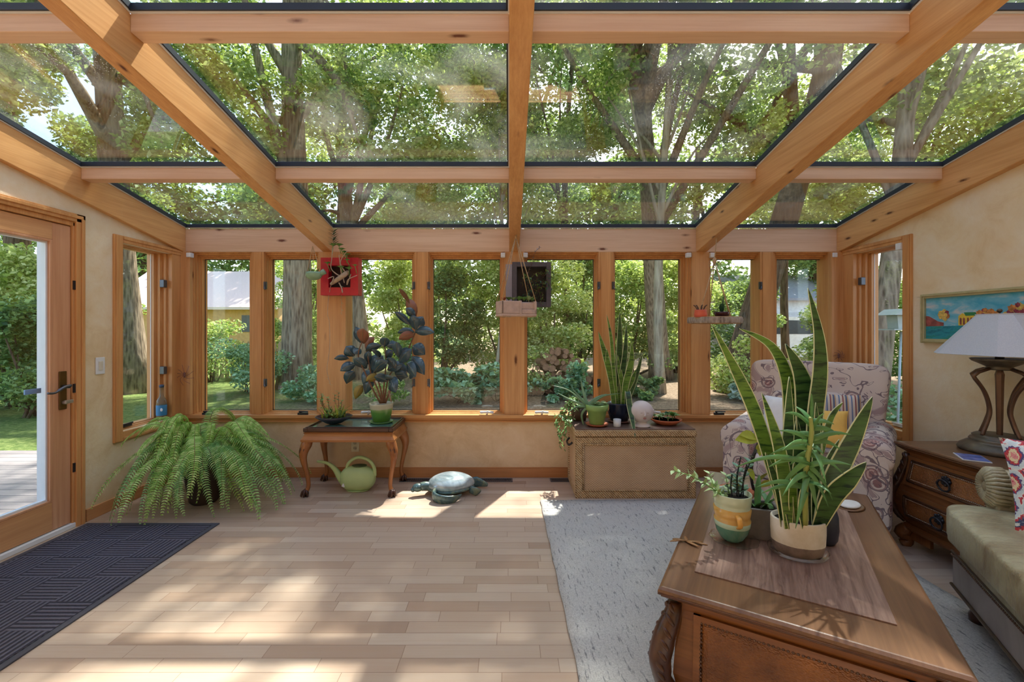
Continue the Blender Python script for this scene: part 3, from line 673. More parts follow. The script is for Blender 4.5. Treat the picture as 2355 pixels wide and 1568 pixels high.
MB().box(-12.9, -12.1, 20.96, 21.0, 1.2, 2.0).build('window', plain('dark_window', srgb(80, 84, 92), .2), hs_, world=True)
hg = thing('garage', 'pale garage far behind the trees at the right', 'garage', (17, 26, GZ))
m_pale = plain('pale_siding', srgb(226, 228, 232), .8)
MB().box(13, 20, 25, 30, GZ, 3.0).build('wall', m_pale, hg, world=True)
MB().prism([(24.5, 2.95), (27.5, 4.6), (30.5, 2.95), (30.5, 3.05), (27.5, 4.75), (24.5, 3.08)], lambda u, v, t: (t, u, v), 12.6, 20.4).build('roof', plain('grey_shingle', srgb(150, 150, 156), .9), hg, world=True)
MB().box(14.5, 17.2, 24.95, 25, GZ, 2.3).build('door', plain('garage_door', srgb(205, 208, 214), .6), hg, world=True)
vn = thing('van', 'white van parked on the road beyond the right back window', 'van', (12.2, 18.5, GZ))
body = [(-2.3, .35), (2.3, .35), (2.35, .9), (2.1, 1.15), (1.35, 1.25), (.85, 1.95), (-2.15, 2.0), (-2.35, 1.2)]
MB().prism(body, lambda u, v, t: (u, t, v), -.9, .9).build('body', plain('white_car_paint', srgb(232, 234, 238), .3), vn, bevel=.06)
MB().prism([(1.2, 1.28), (.8, 1.82), (-1.9, 1.85), (-1.95, 1.28)], lambda u, v, t: (u, t, v), -.912, .912).build('side_window', plain('car_glass', srgb(60, 70, 80), .1), vn)
for x in (-1.5, 1.5):
    for y in (-.85, .85): MB().lathe([(.0, -.1), (.3, -.1), (.33, 0), (.3, .1), (0, .1)], (x, y, .33), 20, R=Matrix.Rotation(PI/2, 3, 'X')).build('wheel', m_blackp, vn)
bf = thing('bird_feeder', 'grey bird feeder on a leaning pole outside the right wall window', 'bird feeder', (4.42, 4.95, GZ))
m_fd = plain('grey_feeder', srgb(176, 182, 174), .6)
zt = CAMH+.035*4.95
p = at(2068, 745, 4.95)
MB().tube([at(2062, 900, 4.95)+Vector((0, 0, -.75)), at(2072, 762, 4.95)], .012, 8).build('pole', plain('pale_pole', srgb(170, 184, 190), .5), bf, world=True)
MB().box(p.x-.17, p.x+.17, p.y-.13, p.y+.13, p.z-.07, p.z-.055).build('tray', m_fd, bf, world=True)
MB().prism([(-.07, 0), (.07, 0), (.085, .16), (-.085, .16)], lambda u, v, t: (p.x+u, p.y+t, p.z-.055+v), -.07, .07).build('seed_box', m_fd, bf, world=True, bevel=.006)
MB().prism([(-.16, .1), (.16, .1), (.06, .17), (-.06, .17)], lambda u, v, t: (p.x+u, p.y+t, p.z-.0+v), -.13, .13).build('roof', m_fd, bf, world=True, bevel=.006)
# ================================================================ plants and small materials
m_soil = plain('potting_soil', srgb(52, 42, 36), .95, var=.4, sc=60, bump=.8)
m_terra = plain('terracotta', srgb(188, 104, 70), .6, var=.15, sc=12)
m_g1 = plain('succulent_green', srgb(112, 156, 84), .45, var=.3, sc=9)
m_g2 = plain('succulent_pale', srgb(160, 186, 132), .5, var=.2, sc=9)
m_g3 = plain('grass_green', srgb(98, 132, 50), .5, var=.35, sc=14)
m_g4 = plain('deep_green', srgb(46, 92, 58), .4, var=.3, sc=12)
m_yel = plain('yellow_green', srgb(190, 200, 84), .5, var=.25, sc=14)
m_stem = plain('brown_stem', srgb(120, 82, 56), .7, var=.25, sc=14)
m_pstem = plain('pale_stem', srgb(184, 162, 140), .8, var=.2, sc=20)
m_rope = plain('jute_rope', srgb(192, 160, 122), .9, var=.2, sc=90, bump=.5)
def rleaf(b, p, d, L, w, droop=.25, fold=.2, mi=0, tw=0, n=6, prof=(.25, .8, 1, .9, .6, 0.03)):
    p = Vector(p); d = Vector(d).normalized(); side = d.cross(Vector((0, 0, 1)))
    side = side.normalized() if side.length > .05 else Vector((math.cos(tw), math.sin(tw), 0))
    up = side.cross(d)
    pts = [p+d*(L*k/(n-1))-Vector((0, 0, 1))*(droop*L*(k/(n-1))**2) for k in range(n)]
    if tw: side = Matrix.Rotation(tw, 3, d)@side
    b.blade(pts, [w*q for q in interp(list(prof), n)], side, fold, mi=mi)
def rosette(b, c, n, L, w, lift=.5, mi=0, ph=0, droop=.15, layers=2):
    for ly in range(layers):
        m = max(4, int(n*(1-.3*ly)))
        for k in range(m):
            a = ph+ly*.4+2*PI*k/m+rnd.uniform(-.15, .15); el = lift+ly*.45
            rleaf(b, c, (math.cos(a)*math.cos(el), math.sin(a)*math.cos(el), math.sin(el)), L*(1-.22*ly)*rnd.uniform(.85, 1.1), w, droop, .3, mi)
def sprig(b, pts, nl, L, w, mi_s=1, mi_l=0, r=.003, droop=.2):
    pts = bez(pts, 5); b.tube(pts, interp([r, r*.5], len(pts)), 5, mi=mi_s)
    for k in range(nl):
        i = 1+int((len(pts)-2)*k/max(1, nl-1)); t = (pts[min(i+1, len(pts)-1)]-pts[i-1]).normalized()
        a = k*2.4; q = t.orthogonal().normalized(); q = Matrix.Rotation(a, 3, t)@q
        rleaf(b, pts[i], q+t*.6, L*rnd.uniform(.7, 1.15), w, droop, .2, mi_l, n=5, prof=(.3, 1, .9, .5, .03))
# ================================================================ mat and rug
s = N('doormat_weave'); sep = s.n('SeparateXYZ'); s.l(s.obj(), sep.inputs[0]); q = .205
cx = s.math('FLOOR', s.math('DIVIDE', sep.outputs[0], q)); cy = s.math('FLOOR', s.math('DIVIDE', sep.outputs[1], q))
par = s.math('ABSOLUTE', s.math('MODULO', s.math('ADD', cx, cy), 2))
sx_ = s.math('SINE', s.math('MULTIPLY', sep.outputs[0], 2*PI*8/q)); sy_ = s.math('SINE', s.math('MULTIPLY', sep.outputs[1], 2*PI*8/q))
rib = s.math('ADD', s.math('MULTIPLY', par, sx_), s.math('MULTIPLY', s.math('SUBTRACT', 1, par), sy_))
nz = s.noise(s.obj(), 90, 3)
f = s.math('ADD', s.math('MULTIPLY', rib, .32), s.math('ADD', s.math('MULTIPLY', nz, .5), .12))
m_mat = s.bsdf(s.ramp(f, [(.1, srgb(56, 54, 62)), (.6, srgb(104, 101, 112))]), .95, 0, .1, rib, .8, .006)
dm = thing('doormat', 'dark grey ribbed basketweave doormat on the floor by the glass door', 'doormat', (-2.41, 2.1, 0))
MB().box(-.42, .41, -.95, .82, 0, .011).build('pile', m_mat, dm)
b = MB(); ring(b, -.46, .44, -.99, .86, .045, .0, .008, lambda u, v, t: (u, v, t)); b.build('rubber_border', plain('mat_rubber', srgb(70, 68, 76), .8, sc=40), dm, bevel=.002)
s = N('rug_wool'); n1 = s.noise(s.mapped((26, 5, 1), rot=(0, 0, .5)), 3, 4, .7); n2 = s.noise(s.obj(), 160, 3, .7); n3 = s.noise(s.mapped((9, 60, 1), rot=(0, 0, .12)), 4, 3, .6)
col = s.mix(s.ramp(n1, [(.56, (0, 0, 0, 1)), (.66, (.9, .9, .9, 1))]), s.ramp(n2, [(.3, srgb(176, 173, 168)), (.7, srgb(214, 210, 204))]), srgb(126, 124, 124))
col = s.mix(s.ramp(n3, [(.64, (0, 0, 0, 1)), (.72, (.6, .6, .6, 1))]), col, srgb(132, 130, 130))
m_rug = s.bsdf(col, .97, 0, .05, n2, .9, .006)
MB().box(-.96, .96, -1.42, 1.42, 0, .009)
b = MB().grid(lambda u, v: (-.965+1.93*u+.003*math.sin(v*60), -1.43+2.86*v+.003*math.sin(u*50), .011+.001*math.sin(u*40+v*33)), 30, 30)
o = b.build('area_rug', m_rug, solid=.012); o.location = (1.225, 1.925, -.003); o.rotation_euler = (0, 0, .015)
tag(o, 'pale grey flecked woven area rug under the coffee table', 'rug')

# ================================================================ fern
m_fern = leafmat('fern_leaf', srgb(106, 156, 64), srgb(150, 196, 98), srgb(200, 226, 144), .5, .35)
m_fern2 = leafmat('fern_leaf_dark', srgb(90, 140, 74), srgb(130, 178, 104), srgb(180, 214, 140), .5, .3)
FX, FY = -2.34, 3.34
fern = thing('potted_fern', 'large arching green fern spilling onto the floor in the left corner', 'fern', (FX, FY, 0))
MB().lathe([(.08, .0), (.10, .02), (.12, .15), (.145, .33), (.15, .36), (.14, .36), (.13, .32), (0, .31)], seg=28).build('pot', plain('dark_fern_pot', srgb(58, 44, 38), .6), fern)
MB().lathe([(0, .315), (.13, .315)], seg=20).build('soil', m_soil, fern)
def frond_mesh(L, drop, rise, wmax, seed, mat):
    r_ = random.Random(seed); b = MB(); n = 52
    path = []
    for k in range(n+1):
        t = k/n; x = L*(t if t < .0 else (1-(1-t)**1.25)); z = rise*math.sin(min(1, t*1.8)*PI/2)*(1)-drop*max(0, t-.25)**1.6/(.75**1.6)
        path.append(Vector((x, .03*math.sin(t*5+seed), z)))
    b.tube(path, interp([.003, .0012], n+1), 4, mi=1)
    for k in range(2, n+1):
        t = k/n; p = path[k]; tn = (path[min(k+1, n)]-path[k-1]).normalized(); sd_ = tn.cross(Vector((0, 0, 1))).normalized()
        w = wmax*min(1, t*5)**.7*(1-t**3*.85)*r_.uniform(.9, 1.1); hw = L/n*.56
        up = sd_.cross(tn)
        for s_ in (-1, 1):
            d = (sd_*s_+tn*.28).normalized()
            a = p-tn*hw; c = p+tn*hw; m1 = p+d*w*.55-tn*hw*1.0+up*.004; m2 = p+d*w*.55+tn*hw*.8+up*.004; e = p+d*w+tn*hw*.3-Vector((0, 0, 1))*w*.28
            b.add([a, m1, e, m2, c], [(0, 1, 2, 3, 4)] if s_ > 0 else [(4, 3, 2, 1, 0)], 0, False)
    me_o = b.build('frond', [mat, m_stem], fern); return me_o
protos = [frond_mesh(.62, .66, .22, .080, k, [m_fern, m_fern2][k % 2]) for k in range(4)]+[frond_mesh(.50, .44, .26, .074, 9+k, m_fern) for k in range(2)]+[frond_mesh(.42, .2, .30, .066, 19+k, m_fern) for k in range(2)]
nf = 0
for k in range(98):
    kind = rnd.choice([0, 1, 2, 3, 0, 1, 2, 3, 4, 5, 6, 7]) if 8 < k <= 60 else (k % 8 if k <= 8 else rnd.choice([0, 1, 2, 3, 4, 5, 4, 5]))
    o = protos[k] if k < 8 else protos[kind].copy()
    if k >= 8: C.objects.link(o); o.parent = fern
    kd = k if k < 8 else kind
    a = k*2.39996+rnd.uniform(-.1, .1)
    if k > 60: a = rnd.uniform(-2.9, -.1)
    dx, dy = math.cos(a), math.sin(a)
    lim = 9
    if dx < -.1: lim = min(lim, .43/-dx)
    if dy > .1: lim = min(lim, .42/dy)
    Lb = [.62, .62, .62, .62, .5, .5, .4, .4][kd]
    sc_ = rnd.uniform(.8, 1.12)
    if dy < -.5: sc_ *= rnd.uniform(.55, .85)
    sc_ = min(sc_, lim/(Lb*1.02))
    z = .36+rnd.uniform(-.02, .04); zs = sc_
    if kd < 4: zs = rnd.uniform(.55, .82)
    elif kd < 6 and k > 60: zs = rnd.uniform(1.0, 1.6); sc_ *= .8
    o.location = (dx*.06, dy*.06, z); o.rotation_euler = (rnd.uniform(-.25, .25), 0, a); o.scale = (sc_, sc_, max(.35, zs))

# ================================================================ carved side table with things on it
m_mah = wood('side_table_wood', srgb(132, 80, 42), srgb(180, 122, 72), 'X', .25, 1.2, contrast=1.1)
m_mahz = wood('side_table_leg_wood', srgb(120, 70, 38), srgb(176, 116, 68), 'Z', .25, 1.2, contrast=1.1)
m_dkw = plain('dark_carved_wood', srgb(70, 38, 26), .3, var=.3, sc=20)
st = thing('side_table', 'small carved side table with cabriole legs and green inset top', 'table', (-1.27, 3.63, 0))
hw, hd = .355, .205
b = MB(); ring(b, -hw, hw, -hd, hd, .035, .515, .545, lambda u, v, t: (u, v, t)); ring(b, -hw+.012, hw-.012, -hd+.012, hd-.012, .016, .545, .552, lambda u, v, t: (u, v, t))
b.build('top_frame', m_dkw, st, bevel=.004)
MB().box(-hw+.034, hw-.034, -hd+.034, hd-.034, .52, .541).build('green_inset', plain('green_inlay', srgb(82, 116, 106), .15, var=.2, sc=6), st)
b = MB()
prof = [(0, .515), (.012, .508), (.004, .498), (.010, .48), (.026, .455), (.024, .438), (.004, .432)]
def rectloop(off): return [(-hw+.012-off, -hd+.012-off), (hw-.012+off, -hd+.012-off), (hw-.012+off, hd-.012+off), (-hw+.012-off, hd-.012+off)]
vs = [(x, y, z) for o_, z in prof for x, y in rectloop(o_)]
b.add(vs, [(i*4+j, i*4+(j+1) % 4, (i+1)*4+(j+1) % 4, (i+1)*4+j) for i in range(len(prof)-1) for j in range(4)])
b.build('apron', m_mah, st)
def cab_leg(sx, sy):
    x0, y0 = sx*(hw-.03), sy*(hd-.03)
    kk = [(0, 0, .45, .036), (.012, .012, .41, .042), (.030, .026, .36, .036), (.032, .028, .30, .026), (.018, .016, .22, .019), (.004, .002, .14, .016), (0, -.002, .08, .0155), (.012, .006, .045, .018)]
    pts = bez([(x0+sx*a, y0+sy*c*.6, z) for a, c, z, r in kk], 4); rs = interp([r for *_, r in kk], len(pts))
    lg = MB().tube(pts, rs, 12).build('leg', m_mahz, st)
    fx, fy = x0+sx*.02, y0+sy*.008
    b = MB().ell((fx, fy, .026), (.026, .026, .026), 12, 8)
    for an in (-.9, 0, .9, PI):
        dx, dy = math.cos(an-PI/2)*1, math.sin(an-PI/2)
        b.tube([(fx, fy, .055), (fx+dx*.022, fy+dy*.022, .04), (fx+dx*.033, fy+dy*.033, .012), (fx+dx*.03, fy+dy*.03, .003)], [.010, .011, .008, .004], 7)
    b.build('claw_foot', m_dkw, lg)
    c = MB()
    for j in (-1, 0, 1):
        c.tube(bez([(x0+sx*.005+j*.012, y0-.03, .425), (x0+sx*.03+j*.014, y0-.035+sy*.01, .38), (x0+sx*.035+j*.006, y0-.018+sy*.012, .31), (x0+sx*.026, y0-.010+sy*.01, .27)], 4), [.004]*4+[.006]*4+[.003]*5, 6)
    if sy < 0: c.build('carved_knee', m_dkw, lg)
for sx in (-1, 1):
    for sy in (-1, 1): cab_leg(sx, sy)
TZ = .545
# shallow dark bowl of grassy plants
bx, by = -1.45, 3.60
pl = thing('bowl_planter', 'shallow dark fluted bowl of grassy plants on the side table', 'planter', (bx, by, TZ))
m_bowl = plain('dark_pewter', srgb(58, 60, 72), .35, .3, var=.2)
MB().lathe([(.04, 0), (.06, .006), (.11, .035), (.148, .062), (.142, .064), (.105, .042), (.05, .02), (0, .018)], seg=40, sx=1, sy=.85, fn=lambda a, z: 1+.03*math.cos(a*14)).build('bowl', m_bowl, pl)
MB().lathe([(0, .058), (.12, .045)], seg=24, sx=1, sy=.85).build('soil', m_soil, pl)
b = MB()
for k in range(70):
    a = rnd.uniform(0, 2*PI); e = rnd.uniform(.45, 1.4)
    rleaf(b, (rnd.uniform(-.08, .08), rnd.uniform(-.06, .06), .05), (math.cos(a)*math.cos(e), math.sin(a)*math.cos(e)*.7, math.sin(e)), rnd.uniform(.09, .19), .006, .35, .2, rnd.choice([0, 0, 1]), n=6, prof=(.8, 1, .9, .7, .4, .03))
for k in range(9):
    a = rnd.uniform(0, 2*PI); q = rnd.uniform(.04, .13)
    sprig(b, [(q*.4*math.cos(a), q*.4*math.sin(a), .05), (q*math.cos(a)-.02, q*math.sin(a), .13), (q*1.2*math.cos(a)-.03, q*math.sin(a), .18+.08*rnd.random())], 10, .035, .009, 2, 3)
b.build('foliage', [m_g3, m_yel, m_stem, m_g1], pl)
# rubber plant
m_pot1 = N('glazed_green_pot'); sp = m_pot1.n('SeparateXYZ'); m_pot1.l(m_pot1.obj(), sp.inputs[0])
nz = m_pot1.noise(m_pot1.obj(), 14, 4)
m_pot1 = m_pot1.bsdf(m_pot1.ramp(m_pot1.math('ADD', sp.outputs[2], m_pot1.math('MULTIPLY', nz, .02)), [(.10, srgb(86, 138, 60)), (.124, srgb(128, 160, 96)), (.135, srgb(186, 184, 158))]), .18)
RPX, RPY = -1.075, 3.66
rp = thing('rubber_plant', 'dark-leaved rubber plant in a glazed green pot on the side table', 'potted plant', (RPX, RPY, TZ-.004))
MB().lathe([(.066, .014), (.072, .016), (.086, .09), (.097, .15), (.101, .165), (.094, .167), (.085, .14), (0, .135)], seg=36).build('pot', m_pot1, rp)
MB().lathe([(.0, .0), (.085, .0), (.098, .014), (.093, .016), (.08, .008), (0, .008)], seg=32).build('saucer', plain('green_glaze', srgb(84, 128, 66), .2), rp)
MB().lathe([(0, .148), (.09, .14)], seg=20).build('soil', m_soil, rp)
m_rub = plain('rubber_leaf', srgb(66, 88, 98), .2, var=.35, sc=5, spec=.6); m_rubb = plain('rubber_leaf_underside', srgb(150, 98, 72), .45, var=.2, sc=6)
m_rubv = plain('leaf_midrib', srgb(120, 110, 80), .4)
def c4(x, y, Y=RPY): return at(400+x/3.137, 500+y/3.137, Y)
stems = [[(1490, 1340), (1440, 1250), (1380, 1120), (1330, 1000), (1355, 900)], [(1500, 1340), (1470, 1240), (1420, 1120), (1400, 1000)], [(1505, 1340), (1490, 1230), (1450, 1100), (1470, 1060)], [(1510, 1340), (1515, 1220), (1530, 1050), (1520, 930)], [(1520, 1340), (1530, 1240), (1560, 1130), (1640, 1040)], [(1525, 1340), (1560, 1250), (1640, 1080), (1700, 930), (1740, 830), (1745, 790), (1735, 700), (1700, 620)]]
b = MB()
for i, sp_ in enumerate(stems):
    pts = bez([c4(x, y, RPY+.02*(i-3)*(.3+j*.4)) for j, (x, y) in enumerate(sp_)], 5); b.tube(pts, interp([.008, .006, .004], len(pts)), 7)
b.build('stems', m_stem, rp, world=True)
LV = [(1262, 1018, 1155, 1020, 18, 0), (1300, 1000, 1240, 930, 36, 0), (1310, 1060, 1200, 1108, 28, 0), (1300, 1110, 1245, 1200, 34, 0), (1390, 1090, 1295, 1020, 34, 0), (1430, 1105, 1362, 1200, 34, 0), (1425, 1150, 1380, 1275, 36, 0), (1350, 905, 1310, 788, 30, 0), (1368, 910, 1366, 800, 34, 1), (1385, 950, 1445, 862, 24, 1), (1385, 965, 1500, 925, 26, 0), (1515, 935, 1535, 868, 28, 0), (1535, 925, 1615, 920, 24, 0), (1425, 1110, 1510, 1000, 46, 0), (1440, 1120, 1545, 1035, 34, 0), (1395, 1060, 1405, 965, 22, 0), (1500, 1050, 1425, 1090, 24, 1), (1620, 1010, 1605, 895, 28, 0), (1625, 1045, 1715, 950, 40, 0), (1650, 1050, 1635, 1185, 40, 0), (1540, 1100, 1660, 1060, 30, 0), (1680, 1050, 1745, 1150, 36, 0), (1560, 1160, 1600, 1265, 42, 0), (1540, 1180, 1445, 1150, 30, 0), (1510, 1165, 1590, 1165, 22, 0), (1740, 825, 1882, 832, 28, 0), (1735, 828, 1612, 832, 22, 0), (1735, 850, 1620, 880, 28, 1), (1750, 815, 1718, 705, 38, 0), (1755, 810, 1798, 715, 34, 0), (1745, 715, 1675, 590, 36, 1), (1740, 720, 1672, 655, 24, 0), (1700, 620, 1622, 512, 14, 2), (1705, 775, 1592, 682, 20, 0), (1720, 930, 1812, 990, 40, 0), (1715, 1005, 1808, 1135, 38, 0), (1700, 1120, 1745, 1150, 30, 0), (1350, 950, 1300, 985, 26, 0), (1470, 1080, 1400, 1040, 30, 0), (1600, 1090, 1540, 1010, 26, 0), (1530, 1010, 1580, 960, 26, 0), (1480, 1150, 1385, 1180, 26, 3), (1360, 1210, 1310, 1310, 26, 3), (1545, 1250, 1570, 1340, 20, 1), (1600, 1140, 1690, 1150, 30, 0), (1480, 1010, 1440, 950, 28, 0)]
m_old = plain('old_leaf', srgb(150, 132, 60), .4, var=.25, sc=8)
rl = []
for i, (x0, y0, x1, y1, w_, k_) in enumerate(LV):
    dz = rnd.uniform(-.13, .10); p0 = c4(x0, y0, RPY+dz*.6); p1 = c4(x1, y1, RPY+dz*1.3-.03)
    v = p1-p0; n_ = 8; bend = Vector((0, -.12*v.length, .08*v.length))
    pts = [p0+v*(j/(n_-1))+bend*math.sin(PI*j/(n_-1)) for j in range(n_)]
    side = v.cross(Vector((rnd.uniform(-.5, .5), 1, rnd.uniform(-.3, .6))))
    b = MB().blade(pts, [1.25*w_/3.137*.00366*q for q in (.12, .62, .9, 1.0, .95, .78, .45, .03)], side, .18)
    b.tube(pts[:-1], .0014, 4, mi=1)
    b.build('leaf', [[m_rub, m_rubb, m_stem, m_old][k_], m_rubv], rp, world=True, solid=.0015)
# watering can
m_can = plain('sage_plastic', srgb(172, 194, 134), .38, var=.05)
wc = thing('watering_can', 'sage green plastic watering can on the floor under the side table', 'watering can', (-1.245, 3.58, 0))
def canfn(p):
    x, y, z = p; k = 1-.25*max(0, z/.105)
    return (x, y*k, z)
MB().ell((0, 0, .102), (.145, .075, .102), 32, 20, pw=.8, fn=canfn).lathe([(.0, 0), (.085, 0), (.1, .012)], seg=28, sx=1, sy=.62).build('body', m_can, wc)
MB().tube(bez([(-.10, 0, .055), (-.145, 0, .11), (-.19, 0, .175), (-.25, 0, .222), (-.335, 0, .238)], 6), interp([.036, .030, .02, .013, .010], 25), 14).build('spout', m_can, wc)
MB().tube(bez([(-.095, 0, .15), (-.075, 0, .225), (-.0, 0, .272), (.085, 0, .25), (.132, 0, .19), (.137, 0, .12)], 6), interp([.014, .013, .013, .013, .016], 31), 12, flat=1.2).build('handle', m_can, wc)
MB().lathe([(.0, .196), (.055, .199), (.062, .206), (.058, .208), (.0, .204)], (.012, 0, .0), 28, sx=1, sy=.6).build('rim', plain('can_opening', srgb(70, 84, 48), .6), wc)
MB().obox((-.095, -.062, .062), (.026, .004, .026), Matrix.Rotation(.6, 3, 'Z')@Matrix.Rotation(.5, 3, 'Y')).build('sticker', m_white, wc, bevel=.003)
# turtle sculpture
s = N('patinated_turtle'); n1 = s.noise(s.obj(), 12, 6, .7, 1.2)
m_tur = s.bsdf(s.ramp(n1, [(.3, srgb(44, 66, 76)), (.5, srgb(84, 110, 112)), (.62, srgb(120, 132, 110)), (.75, srgb(150, 150, 128))]), .22, .25, .6, n1, .25, .006)
s = N('turtle_shell'); n1 = s.noise(s.obj(), 5, 5, .6, .6)
m_shl = s.bsdf(s.ramp(n1, [(.3, srgb(96, 118, 126)), (.5, srgb(164, 178, 182)), (.7, srgb(214, 218, 220))]), .14, .2, .7, n1, .1, .004)
tu = thing('turtle_sculpture', 'glossy blue-grey sea turtle sculpture on the floor by the wall', 'sculpture', (-.47, 3.53, 0), .12)
MB().ell((0, 0, .075), (.19, .155, .085), 32, 14, fn=lambda p: (p[0], p[1]*(1-.25*max(0, p[0]/.185)), max(p[2], -.03)*(1 if p[2] > 0 else .6))).build('shell', m_shl, tu)
MB().ell((0, 0, .052), (.195, .162, .03), 28, 8, fn=lambda p: (p[0], p[1]*(1-.25*max(0, p[0]/.185)), p[2])).tube(bez([(-.15, -.02, .055), (-.2, -.03, .075), (-.24, -.04, .07)], 4), [.04, .038, .036, .034, .034, .034, .034, .034, .032], 12).build('body', m_tur, tu)
MB().ell((-.262, -.045, .068), (.046, .032, .033), 16, 10, R=Matrix.Rotation(.2, 3, 'Z')).ell((-.30, -.055, .055), (.018, .02, .018), 12, 8).ell((-.272, -.073, .078), (.008, .006, .008), 8, 6).build('head', m_tur, tu)
def flip(pts, ws, th=.014):
    b = MB(); P = bez(pts, 5); W = interp(ws, len(P)); b.tube(P, W, 12, flat=.35); return b
flip([(-.12, -.12, .06), (-.13, -.18, .045), (-.07, -.225, .03), (.02, -.22, .028), (.08, -.17, .04)], [.03, .045, .045, .036, .012]).build('front_flipper', m_tur, tu)
flip([(-.10, .12, .05), (-.12, .19, .04), (-.06, .24, .028), (.04, .25, .022)], [.03, .04, .035, .01]).build('front_flipper', m_tur, tu)
flip([(.15, -.08, .05), (.20, -.10, .035), (.235, -.07, .026)], [.03, .035, .012]).build('rear_flipper', m_tur, tu)
flip([(.15, .07, .05), (.21, .08, .05), (.30, .05, .03)], [.035, .045, .012]).build('rear_flipper', m_tur, tu)
# wall plates, floor registers
op = thing('wall_outlet', 'cream double outlet plate on the wall under the side table', 'outlet', (-1.38, D-.001, .285))
MB().box(-.035, .035, -.006, 0, -.057, .057).build('plate', plain('cream_plate', srgb(226, 218, 196), .4), op, bevel=.003)
for z in (-.022, .022):
    q = MB().lathe([(0, 0), (.016, 0), (.0165, .003), (0, .003)], (0, -.006, z), 20, R=Matrix.Rotation(PI/2, 3, 'X')).build('socket', plain('cream_socket', srgb(214, 206, 184), .4), op)
    MB().box(-.007, -.004, -.010, -.009, z-.005, z+.005).box(.004, .007, -.010, -.009, z-.005, z+.005).build('slots', m_blackp, q)
sw = thing('light_switch', 'white rocker switch plate between the door and left window', 'switch', (XL+.001, 3.10, 1.065))
MB().box(0, .006, -.035, .035, -.06, .06).build('plate', m_white, sw, bevel=.003)
MB().box(.006, .011, -.016, .016, -.033, .033).build('rocker', plain('switch_rocker', srgb(214, 206, 190), .4), sw, bevel=.003)
m_grl = plain('register_grey', srgb(96, 92, 92), .5, .3)
for i, (xa, xb, lab) in enumerate([(-.955, -.36, 'dark metal floor vent at the wall, left of the turtle sculpture'), (-.34, .03, 'dark metal floor vent at the wall, right of the turtle sculpture'), (.36, .95, 'dark metal floor vent running under the wicker trunk')]):
    rg = thing('floor_vent', lab, 'floor vent', ((xa+xb)/2, 3.815, 0))
    w2 = (xb-xa)/2
    b = MB(); ring(b, -w2, w2, -.045, .045, .012, .0005, .004, lambda u, v, t: (u, v, t)); b.build('rim', m_grl, rg)
    MB().box(-w2+.01, w2-.01, -.034, .034, .0003, .0008).build('duct', m_blackp, rg)
    b = MB(); n_ = int(w2*2/.017)
    for k in range(n_): b.obox((-w2+.018+k*.017, 0, .002), (.005, .066, .003), Matrix.Rotation(.35, 3, 'Z'))
    b.build('louvres', m_grl, rg)

# ================================================================ wicker trunk
s = N('woven_wicker'); sep = s.n('SeparateXYZ'); s.l(s.obj(), sep.inputs[0]); geo = s.n('NewGeometry')
hx = s.math('ADD', sep.outputs[0], sep.outputs[1])
ZR, XR_ = .0085, .0105
zi = s.math('FLOOR', s.math('DIVIDE', sep.outputs[2], ZR)); xi = s.math('FLOOR', s.math('DIVIDE', hx, XR_))
zf = s.math('ABSOLUTE', s.math('SINE', s.math('MULTIPLY', sep.outputs[2], PI/ZR)))
over = s.math('SINE', s.math('ADD', s.math('MULTIPLY', hx, PI/XR_), s.math('MULTIPLY', zi, PI)))
h = s.math('MULTIPLY', zf, s.math('ADD', .6, s.math('MULTIPLY', over, .4)))
nz = s.noise(s.obj(), 5, 5, .6); nz2 = s.noise(s.mapped((6, 6, 120)), 3, 4, .6)
col = s.ramp(s.math('ADD', s.math('MULTIPLY', h, .55), s.math('ADD', s.math('MULTIPLY', nz, .3), s.math('MULTIPLY', nz2, .25))), [(.1, srgb(124, 92, 66)), (.4, srgb(190, 154, 118)), (.7, srgb(226, 196, 160))])
m_wick = s.bsdf(col, .6, 0, .3, h, .55, .005)
s = N('braided_wicker'); sep = s.n('SeparateXYZ'); s.l(s.obj(), sep.inputs[0]); hx = s.math('ADD', s.math('ADD', sep.outputs[0], sep.outputs[1]), sep.outputs[2])
h = s.math('SINE', s.math('MULTIPLY', hx, 2*PI/.019)); nz = s.noise(s.obj(), 40, 4, .6)
m_braid = s.bsdf(s.ramp(s.math('ADD', s.math('MULTIPLY', h, .3), nz), [(.2, srgb(140, 104, 70)), (.5, srgb(204, 168, 122)), (.75, srgb(228, 198, 154))]), .6, 0, .3, h, .6, .006)
TX0, TX1, TY0, TY1, TH = .52, 1.465, 3.405, 3.865, .545
wt = thing('wicker_trunk', 'brown woven wicker trunk holding potted plants under the windows', 'trunk', ((TX0+TX1)/2, (TY0+TY1)/2, 0))
W2, D2 = (TX1-TX0)/2, (TY1-TY0)/2
MB().box(-W2+.008, W2-.008, -D2+.008, D2-.008, .0, .478).build('body', m_wick, wt)
b = MB(); r = .016
for x in (-W2, W2-.0):
    for y in (-D2, D2):
        sx, sy = (1 if x < 0 else -1), (1 if y < 0 else -1)
        b.box(min(x, x+sx*.055), max(x, x+sx*.055), min(y, y+sy*.012), max(y, y+sy*.012), 0, .478); b.box(min(x, x+sx*.012), max(x, x+sx*.012), min(y, y+sy*.055), max(y, y+sy*.055), 0, .478)
for z0, z1 in ((0, .055), (.43, .478)):
    b.box(-W2+.05, W2-.05, -D2, -D2+.012, z0, z1).box(-W2, -W2+.012, -D2+.05, D2-.05, z0, z1).box(W2-.012, W2, -D2+.05, D2-.05, z0, z1)
b.build('braided_border', m_braid, wt, bevel=.006)
b = MB()
for z in (.062, .424): b.tube([(-W2+.06, -D2+.002, z), (W2-.06, -D2+.002, z)], .006, 8)
for x in (-W2+.062, W2-.062): b.tube([(x, -D2+.002, .06), (x, -D2+.002, .425)], .006, 8)
b.build('inner_trim', m_braid, wt)
